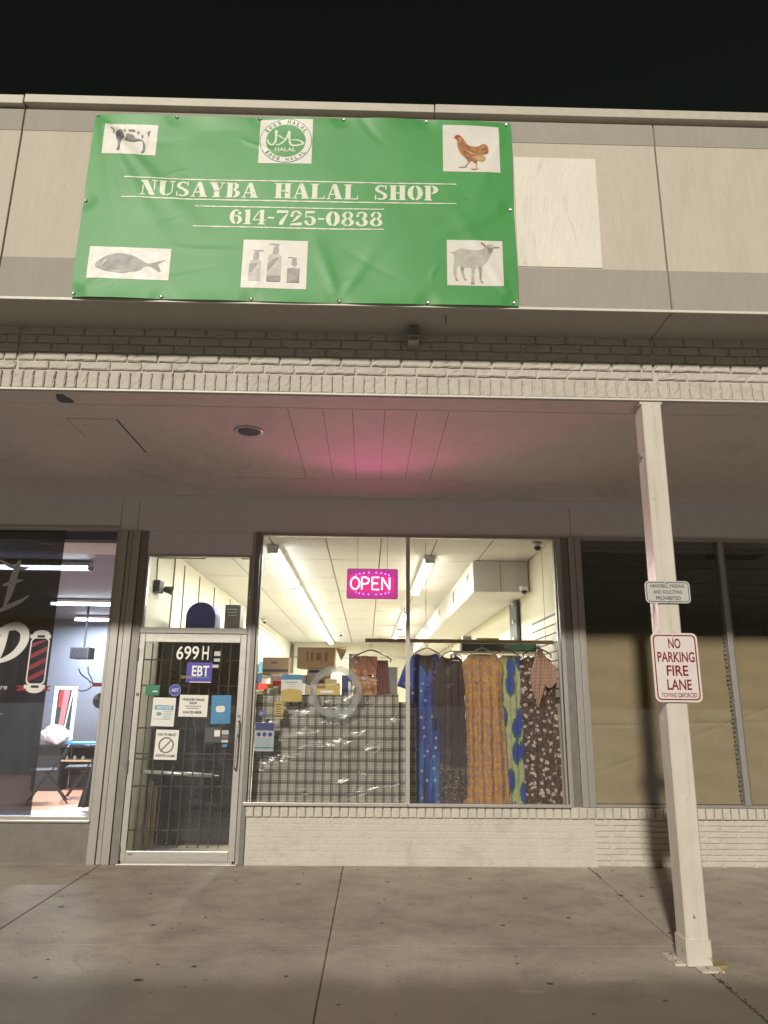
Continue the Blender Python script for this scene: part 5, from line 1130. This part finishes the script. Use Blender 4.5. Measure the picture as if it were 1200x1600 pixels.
# ---- dresses on the rail
def dress(name, lab, xc, y0, ztop, zbot, prof, mat, folds=5, amp=.018, seed=0, neck=.07, ncut=.05, slope=.05, collar=None):
    """a hung garment: closed tube of cloth; prof = [(t, half width, x shift)] from shoulder (0) to hem (1)"""
    rn = random.Random(seed); ph = [rn.uniform(0, 6.28) for _ in range(6)]; n = 120; rows = 64; mb = MB(); root = empty(name, (xc, y0, ztop), lab, 'dress')
    def P(t_):
        for (a, wa, sa), (b, wb, sb) in zip(prof, prof[1:]):
            if a <= t_ <= b: q = (t_-a)/(b-a); q = q*q*(3-2*q); return wa+(wb-wa)*q, sa+(sb-sa)*q
        return prof[-1][1:]
    vs = []
    for j in range(rows+1):
        t_ = (j/rows)**1.25; hw, sh = P(t_); fa = amp*(.15+min(1, t_*2.2))
        for i in range(n):
            a = 2*math.pi*i/n; ca, sa = math.cos(a), math.sin(a); front = sa < 0
            x = xc+sh+hw*math.copysign(abs(ca)**.8, ca); zt = ztop-slope*abs(ca)**1.6
            if abs(ca) < neck/hw*1.0 and t_ < .2: zt -= (ncut if front else ncut*.35)*(1-(abs(ca)*hw/neck)**2)
            dp = .030+.045*min(1, t_*3)
            y = y0+dp*math.copysign(abs(sa)**.7, sa)
            y += fa*(math.sin(folds*2*(x-xc)/hw*1.6+ph[0]+1.1*t_)+.5*math.sin(folds*3.7*(x-xc)/hw+ph[1]-2*t_))*(.6 if front else -.6)
            y += .006*math.sin(11*t_+ph[2]+9*x)
            y += (.010*math.sin(41*(x-xc)+5*t_+ph[5])*t_+.007*math.sin(19*(x-xc)-23*t_+ph[3])*math.exp(-((t_-.12)/.16)**2))*(1 if front else -1)
            z = zt+(zbot-zt)*t_+.006*math.sin(i*.9+ph[3])*t_
            vs.append((x+.004*math.sin(7*t_*6+ph[4]), y, z))
    mb.add(vs, [(j*n+i, j*n+(i+1) % n, (j+1)*n+(i+1) % n, (j+1)*n+i) for j in range(rows) for i in range(n)])
    mb.build('cloth_body', mat, root, smooth=True); return root
def sleeve(root, pts, rads, mat, flatten=.35):
    mb = MB().tube(pts, rads, 16); cy = pts[0][1]; mb.v = [(x, cy+(y-cy)*flatten+.004*math.sin(40*z), z) for x, y, z in mb.v]; return mb.build('sleeve', mat, root, smooth=True)
d1 = dress('blue_dress', 'long blue patterned dress on a wooden hanger at the left of the rail', .622, .40, 2.005, .46, [(0, .160, 0), (.06, .190, 0), (.35, .185, -.005), (.6, .200, 0), (1, .225, .01)], 'd_blue', 5, .026, 1, .075, .10, .05)
sleeve(d1, [(.475, .40, 1.93), (.43, .40, 1.80), (.375, .40, 1.63)], [.045, .060, .066], 'd_blue'); sleeve(d1, [(.785, .41, 1.93), (.80, .41, 1.78), (.79, .41, 1.60)], [.04, .055, .055], 'd_blue')
MB().grid(lambda a, b: (.545+a*.155, .352+.008*math.sin(11*a), 1.40+b*.56), 8, 16).build('dark_bodice', 'd_black', d1, smooth=True)
d2 = dress('black_dress', 'long plain black dress with floral embroidery at the hem', .872, .365, 1.985, .46, [(0, .13, 0), (.06, .155, 0), (.35, .15, .0), (.6, .155, .01), (1, .165, .03)], 'd_black', 4, .022, 2, .06, .12, .06)
sleeve(d2, [(.775, .34, 1.90), (.745, .34, 1.65), (.735, .34, 1.38), (.745, .34, 1.22)], [.045, .050, .055, .06], 'd_black')
MB().prism(ell(.905, 1.690, .030, .020, 16)[:-1], .318, .320).build('round_tag', 'violet', d2); MB().tube([(.89, .31, 1.915), (.965, .31, 1.912)], .004, 6).build('white_strap', 'white', d2)
d3 = dress('yellow_dress', 'long yellow dress printed with maroon and grey roundels, middle of the rail', 1.215, .325, 2.005, .47, [(0, .165, 0), (.05, .215, -.005), (.25, .195, .0), (.5, .205, .01), (.8, .21, .02), (1, .22, .02)], 'd_yellow', 4, .024, 3, .10, .045, .045)
MB().grid(lambda a, b: (.98+a*.55, .262+.02*math.sin(30*a+2*b)+.01*b, .475+.10*b*(.6+.4*math.sin(12*a))), 44, 8).build('ruffled_hem', 'd_yellow', d3, smooth=True)
d4 = dress('ikat_dress', 'pale green dress with big blue and dark green ikat blots', 1.505, .395, 1.995, .46, [(0, .115, 0), (.1, .14, 0), (.4, .135, .0), (.7, .13, .0), (1, .145, .0)], 'd_ikat', 4, .022, 4, .05, .04, .05)
d5 = dress('brown_dress', 'dark brown paisley dress at the right end of the rail', 1.79, .375, 1.985, .46, [(0, .165, 0), (.06, .20, 0), (.35, .20, .0), (.6, .205, .0), (1, .21, .0)], 'd_brown', 6, .024, 5, .07, .06, .06)
shw = empty('dotted_shawl', (1.82, .30, 2.03), 'brown dotted shawl with pointed ends draped over the brown dress', 'shawl')
def tri(p0, p1, p2, p3, yy, n_=14):    # folded scarf end between four corners
    def fn(a, b):
        x = (p0[0]*(1-a)+p1[0]*a)*(1-b)+(p3[0]*(1-a)+p2[0]*a)*b; z = (p0[1]*(1-a)+p1[1]*a)*(1-b)+(p3[1]*(1-a)+p2[1]*a)*b
        return (x, yy+.010*math.sin(13*a+3*b)-.012*math.sin(3.14*a), z)
    return MB().grid(fn, n_, n_)
tri((1.800, 2.040), (1.850, 2.030), (1.785, 1.440), (1.755, 1.455), .285).build('shawl_end', 'd_shawl', shw, smooth=True)
def endfn(a, b):
    wl = .115*math.sin(min(1, b*1.5+.16)*1.57)*(1-max(0, (b-.55)/.45)**1.4); x = 1.775+(a-.5)*2*wl*.72+(.0 if b < .2 else 0)+.02*(1-b); return (x, .278-.014*math.sin(3.14*a)+.007*math.sin(17*a+4*b), 2.035-b*.585+(-.03*abs(2*a-1) if b < .3 else 0))
MB().grid(endfn, 16, 24).build('shawl_end', 'd_shawl', shw, smooth=True)
def end2(a, b):
    x = 1.82+a*(.19)*(.35+.65*min(1, b*1.8))+.0; return (x, .272-.012*math.sin(3.1*a)+.007*math.sin(15*a), 2.035-.10*a-b*(.30+.06*math.sin(5*a)))
MB().grid(end2, 16, 18).build('shawl_end', 'd_shawl', shw, smooth=True)
hanger('brown wooden hanger holding the blue dress', .628, .385, 2.045, .15, 'wood', .075)
hanger('pale hanger holding the black dress', .880, .36, 2.015, .12, 'white', .07); hanger('grey plastic hanger holding the yellow dress', 1.215, .335, 2.045, .13, 'grey', .07)
hanger('black hanger holding the ikat dress', 1.475, .385, 2.04, .14, 'black', .07); hanger('dark hanger holding the shawl and the brown dress', 1.80, .355, 2.055, .15, 'black', .07)
# shelf behind the dresses with the green case and cartons
sh = empty('metal_shelf', (1.45, 1.2, 0), 'grey metal shelf standing behind the hanging dresses', 'shelf')
box('shelf_board', 'alu', sh, .98, .98, 2.035, 1.96, 1.42, 2.06)
for x in (.99, 1.92):
    for y in (.99, 1.38): box('shelf_post', 'alu', sh, x, y, .005, x+.03, y+.03, 2.034)
gc = empty('green_case', (1.55, 1.1, 2.062), 'long dark green case lying across the shelf behind the rail', 'case')
box('case_body', 'blackm', gc, 1.08, 1.0, 2.062, 1.945, 1.18, 2.165, bevel=.01); box('case_panel', 'greenp', gc, 1.60, .996, 2.075, 1.92, .999, 2.15)
pack('yellow_carton', 'yellow carton above the rail by the right wall', 'box', 1.26, 2.167, 1.52, 2.215, 1.02, 1.17, 'gold'); pack('pink_carton', 'small pinkish box left of the yellow carton', 'box', 1.10, 2.167, 1.20, 2.235, 1.02, 1.16, 'paper')
wt = MB()
for k in range(6): wt.tube([(.98+.03*k, .9, 2.06+.01*k), (1.0+.03*k, .9, 2.13), (1.03+.03*k, .92, 2.09)], .004, 5)
# back of shop silhouettes
for k, (x0, x1, h_, y, mt, nm) in enumerate(((-2.3, -1.6, 1.9, 11, 'paper', 'white refrigerator by the far left wall'), (-1.3, -.5, 1.7, 12.5, 'signs', 'pale grey display freezer at the back of the shop'), (1.2, 1.9, 2.0, 10, 'yellowwall', 'cream shelving unit by the far right wall'))):
    root = empty(('refrigerator', 'display_freezer', 'shelving_unit')[k], ((x0+x1)/2, y, 0), nm, ('refrigerator', 'freezer', 'shelving')[k]); box('unit_body', mt, root, x0, y, .005, x1, y+.7, h_, bevel=.01)
    for j in range(4): box('unit_shelf', 'cord', root, x0+.04, y-.006, .3+j*.4, x1-.04, y-.001, .33+j*.4)

# ================================================================== BARBER SHOP THINGS
fixture('barber_light', 'long cool white tube light nearest the barber window', -6.2, 1.22, -3.36, 1.36, 3.08, 'tubeb', 'barber shop ceiling lights', 240, (.78, .88, 1), 'x')
fixture('barber_light', 'cool white tube light in the middle of the barber ceiling', -5.30, 4.65, -4.18, 4.79, 3.08, 'tubeb', 'barber shop ceiling lights', 240, (.78, .88, 1), 'x')
fixture('barber_light', 'short cool white tube light farthest back in the barber shop', -5.85, 7.10, -5.05, 7.24, 3.08, 'tubeb', 'barber shop ceiling lights', 220, (.78, .88, 1), 'x')
FX = -3.168
bf = empty('window_decal', (-4, .009, 1.8), 'black film over the left of the barber window with white script and a barber pole', 'decal')
MB().add([(-6.165, .0075, .416), (FX, .0075, .416), (FX-.004, .0075, 3.208), (-6.165, .0075, 3.208)], [(0, 1, 2, 3)]).build('black_film', 'film', bf)
M['deckw'] = pm('decal_white', (.62, .62, .60), .6, var=.06)
dk = [0]
def dtube(pts, wd, mt='deckw', nm='script_letter'):
    dk[0] += 1; yo = -.0015-.0005*dk[0]
    s_ = sm(pts); q = stroke(s_, [wd*(.55+.9*math.sin(math.pi*min(1, (i+1)/len(s_)*1.1))) for i in range(len(s_))]); mb = MB()
    for pl_ in q: mb.add([(x, yo, z) for x, z in pl_], [(0, 1, 2, 3)])
    return mb.build(nm, mt, bf)
dtube([(-3.74, 1.72), (-3.70, 1.90), (-3.66, 2.05), (-3.62, 2.20)], .07); dtube([(-3.78, 2.02), (-3.70, 2.13), (-3.56, 2.19), (-3.46, 2.14), (-3.45, 2.03), (-3.52, 1.92), (-3.64, 1.85), (-3.74, 1.84)], .062)
dtube([(-3.60, 2.86), (-3.635, 2.70), (-3.66, 2.52), (-3.70, 2.36)], .05); dtube([(-3.80, 2.86), (-3.68, 2.80), (-3.56, 2.78), (-3.50, 2.79)], .028); dtube([(-3.74, 2.60), (-3.62, 2.64), (-3.54, 2.66)], .026); dtube([(-3.76, 2.33), (-3.66, 2.38), (-3.54, 2.44), (-3.46, 2.50)], .032)
text('small_lettering', 'nre', -3.655, 1.570, -3.550, 1.602, -.0016, 'deckw', bf, .0); box('film_line', 'deckw', bf, -3.62, -.0018, 1.336, -3.565, -.0012, 1.340)
px0, px1 = -3.345, -3.205
ringpoly(rrect(px0-.035, 1.615, px1+.015, 2.085, .05, 6), rrect(px0-.022, 1.63, px1+.002, 2.07, .042, 6), -.0016).build('pole_outline', 'deckw', bf)
for zc, s in ((2.09, 1), (1.60, -1)):
    MB().prism([(px0-.045, zc-.018), (px1+.02, zc-.018), (px1+.02, zc+.018), (px0-.045, zc+.018)], -.0022, -.0017).build('pole_cap', 'deckw', bf)
    MB().prism([(-3.282+.085*math.cos(R(a)), zc+s*(.018+.045*math.sin(R(a)))) for a in range(0, 181, 15)], -.0022, -.0017).build('pole_dome', 'deckw', bf)
    box('pole_window', 'blackm', bf, -3.32, -.0028, zc-.012, -3.245, -.0023, zc+.012)
for k in range(4):
    z = 1.64+k*.112; MB().prism([(px0-.018, z), (px1-.002, z+.085), (px1-.002, min(2.065, z+.135)), (px0-.018, z+.05)], -.0015, -.0012).build('pole_stripe', 'sred', bf)
MB().prism([(-3.47, 1.56), (-3.12+.0, 1.56), (-3.16, 1.585), (-3.12, 1.61), (-3.47, 1.61), (-3.43, 1.585)], -.0012, -.0009).build('red_ribbon', 'sred', bf)
_before = set(bpy.data.objects)
# mirror / tall frame leaning on the counter
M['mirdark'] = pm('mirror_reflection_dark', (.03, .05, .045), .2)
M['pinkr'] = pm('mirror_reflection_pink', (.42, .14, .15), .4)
tfr = empty('framed_mirror', (-4.25, 3.9, .83), 'tall white framed mirror standing on the black counter in the barber shop', 'mirror')
def lf(x, z): return (x-.08*(1.7-z)*.35, z)
fr = [(-4.70, .84), (-4.36, .84), (-4.36, 1.665), (-4.70, 1.665)]
sc2 = lambda d_: [(fr[0][0]+d_, fr[0][1]+d_), (fr[1][0]-d_, fr[1][1]+d_), (fr[2][0]-d_, fr[2][1]-d_), (fr[3][0]+d_, fr[3][1]-d_)]
o_, i_ = sc2(0), sc2(.05)
for k in range(4): MB().prism([o_[k], o_[(k+1) % 4], i_[(k+1) % 4], i_[k]], 3.88, 3.91).build('frame_side', 'paper', tfr)
MB().prism(i_, 3.895, 3.905).build('mirror_glass', 'mirdark', tfr)
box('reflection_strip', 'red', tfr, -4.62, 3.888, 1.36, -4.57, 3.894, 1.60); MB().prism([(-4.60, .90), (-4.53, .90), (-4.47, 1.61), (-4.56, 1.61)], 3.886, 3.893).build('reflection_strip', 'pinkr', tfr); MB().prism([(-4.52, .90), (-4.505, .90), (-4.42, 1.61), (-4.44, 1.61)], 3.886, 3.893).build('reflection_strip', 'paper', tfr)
ct = empty('black_counter', (-4.3, 4.0, 0), 'black counter with an open shelf behind the folding chairs', 'counter')
box('counter_top', 'black', ct, -4.86, 3.72, .80, -3.90, 4.25, .836, bevel=.004); box('counter_side', 'blackm', ct, -4.84, 3.76, .005, -4.46, 4.22, .799); box('counter_shelf', 'wood', ct, -4.45, 3.78, .60, -3.92, 4.20, .625); box('counter_side', 'blackm', ct, -3.93, 3.76, .005, -3.90, 4.22, .799)
box('counter_back', 'blackm', ct, -4.45, 4.2, .005, -3.94, 4.22, .799)
for k in range(3): MB().lathe((-4.40+k*.12, 3.86, .625), [(.02, 0), (.024, .03), (.012, .05)], 10).build('small_jar', 'paper', ct)
tag(box('blue_tray', 'blue', None, -4.40, 3.76, .838, -3.93, 4.1, .868, bevel=.005), 'bright blue flat box on the black counter', 'box')
def bag(a, b):
    th = 2*math.pi*a; ph = math.pi*b; r_ = .17*(1+.16*math.sin(5*th+3*ph)*math.sin(ph)+.1*math.sin(9*th-4*ph)); return (-4.62+r_*1.25*math.cos(th)*math.sin(ph)+.10*b, 3.80+r_*.45*math.sin(th)*math.sin(ph), .955+.13*math.cos(ph)*(1+.25*math.sin(3*th)))
M['bagp'] = pm('translucent_bag', (.62, .63, .66), .25, var=.12, vs=12, bmp=.02, bs=14)
tag(MB().grid(bag, 40, 22).build('plastic_bag', 'bagp', smooth=True), 'crumpled white plastic bag on the left end of the black counter', 'bag')
for o in [o for o in bpy.data.objects if o not in _before and o.parent is None]:      # the whole counter group stands 1.65 m deeper
    q = 1.147
    def mv(p): return Vector((p.x*q, p.y+1.65, 1.49-(1.49-p.z)*q if p.z > .02 else p.z))
    base = o.location.copy(); nb = mv(base) if o.type == 'EMPTY' else Vector((0, 0, 0))
    for c in ([o] if o.type == 'MESH' else list(o.children)):
        for v in c.data.vertices: v.co = mv(v.co+base)-nb
    o.location = nb
# folding chairs
def chair(lab):
    root = empty('folding_chair', (0, 0, 0), lab, 'chair', 'black folding chairs in the barber shop')
    for s in (-1, 1):
        MB().tube([(.22*s, .30, .0), (.21*s, .02, .45), (.20*s, -.14, .70), (.17*s, -.17, .78), (.10*s, -.185, .805), (0, -.19, .81)], .011, 8).build('leg', 'black', root, smooth=True)
        MB().tube([(.19*s, -.25, .0), (.185*s, .05, .38), (.18*s, .14, .45)], .011, 8).build('leg', 'black', root, smooth=True)
    box('seat', 'blackm', root, -.195, -.06, .44, .195, .33, .475, bevel=.012)
    def bk(a, b): x = -.18+a*.36; return (x, -.125-.055*b-.02*math.sin(3.14*a), .60+b*.17)
    q = MB().grid(bk, 8, 4); q.grid(lambda a, b: (bk(a, b)[0], bk(a, b)[1]-.012, bk(a, b)[2]), 8, 4); q.build('backrest', 'blackm', root, smooth=True)
    MB().tube([(-.215, .22, .12), (.215, .22, .12)], .008, 6).build('stretcher', 'black', root); MB().tube([(-.19, -.17, .10), (.19, -.17, .10)], .008, 6).build('stretcher', 'black', root)
    return root
c1 = chair('black folding chair nearer the barber window, turned sideways'); c2 = dup(c1); c2['label'] = 'black folding chair farther from the barber window, partly behind the drape'
c1.location = (-4.66, 4.05, .004); c1.rotation_euler = (0, 0, R(112)); c2.location = (-4.33, 4.62, .004); c2.rotation_euler = (0, 0, R(104))
# drape, rack, monitor
def drp(a, b):
    z = .42+b*1.05; w0 = .20*(1-b)**1.1+.03; x = -2.70-w0+a*w0*1.05+.02*b; return (x, .52+.02*math.sin(18*a+3*b), z)
tag(MB().grid(drp, 20, 20).build('black_cape', 'blackm', smooth=True), 'black barber cape hanging down at the right edge of the barber window', 'cape')
rk = empty('coat_rack', (-2.80, .6, 1.6), 'dark red coat rack with curved hooks on the right wall of the barber shop', 'rack')
box('rack_post', 'maroon', rk, -2.775, .585, .9, -2.745, .615, 1.90); box('rack_arm', 'sred', rk, -2.95, .59, 1.615, -2.776, .61, 1.655)
for p in ([(-2.93, .6, 1.63), (-2.99, .58, 1.69), (-3.06, .56, 1.74), (-3.09, .55, 1.80)], [(-2.93, .6, 1.63), (-2.96, .6, 1.70), (-3.00, .6, 1.76), (-3.01, .6, 1.82)], [(-2.93, .6, 1.63), (-2.98, .58, 1.58), (-3.03, .56, 1.565), (-3.08, .55, 1.585)]): MB().tube(p, .006, 8).build('rack_hook', 'maroon', rk, smooth=True)
MB().lathe((-2.95, .585, 1.63), [(.02, 0), (.02, -.012)], 12, 'y').build('rack_boss', 'white', rk)
tag(MB().lathe((-2.83, .56, 1.47), [(.0, 0), (.075, .005), (.082, .018), (.06, .03)], 24, 'y').build('round_hat', 'blackm', smooth=True), 'round black hat hanging from the coat rack', 'hat')
mn = empty('wall_monitor', (-4.9, 5.5, 2.3), 'dark grey monitor mounted high in the barber shop', 'monitor')
box('monitor_shell', 'blackm', mn, -5.18, 5.45, 2.16, -4.86, 5.75, 2.36, bevel=.01); box('screen', 'black', mn, -5.16, 5.444, 2.18, -4.88, 5.449, 2.34); MB().tube([(-5.0, 5.6, 2.36), (-5.0, 5.6, 3.10)], .018, 8).build('ceiling_pole', 'blackm', mn)
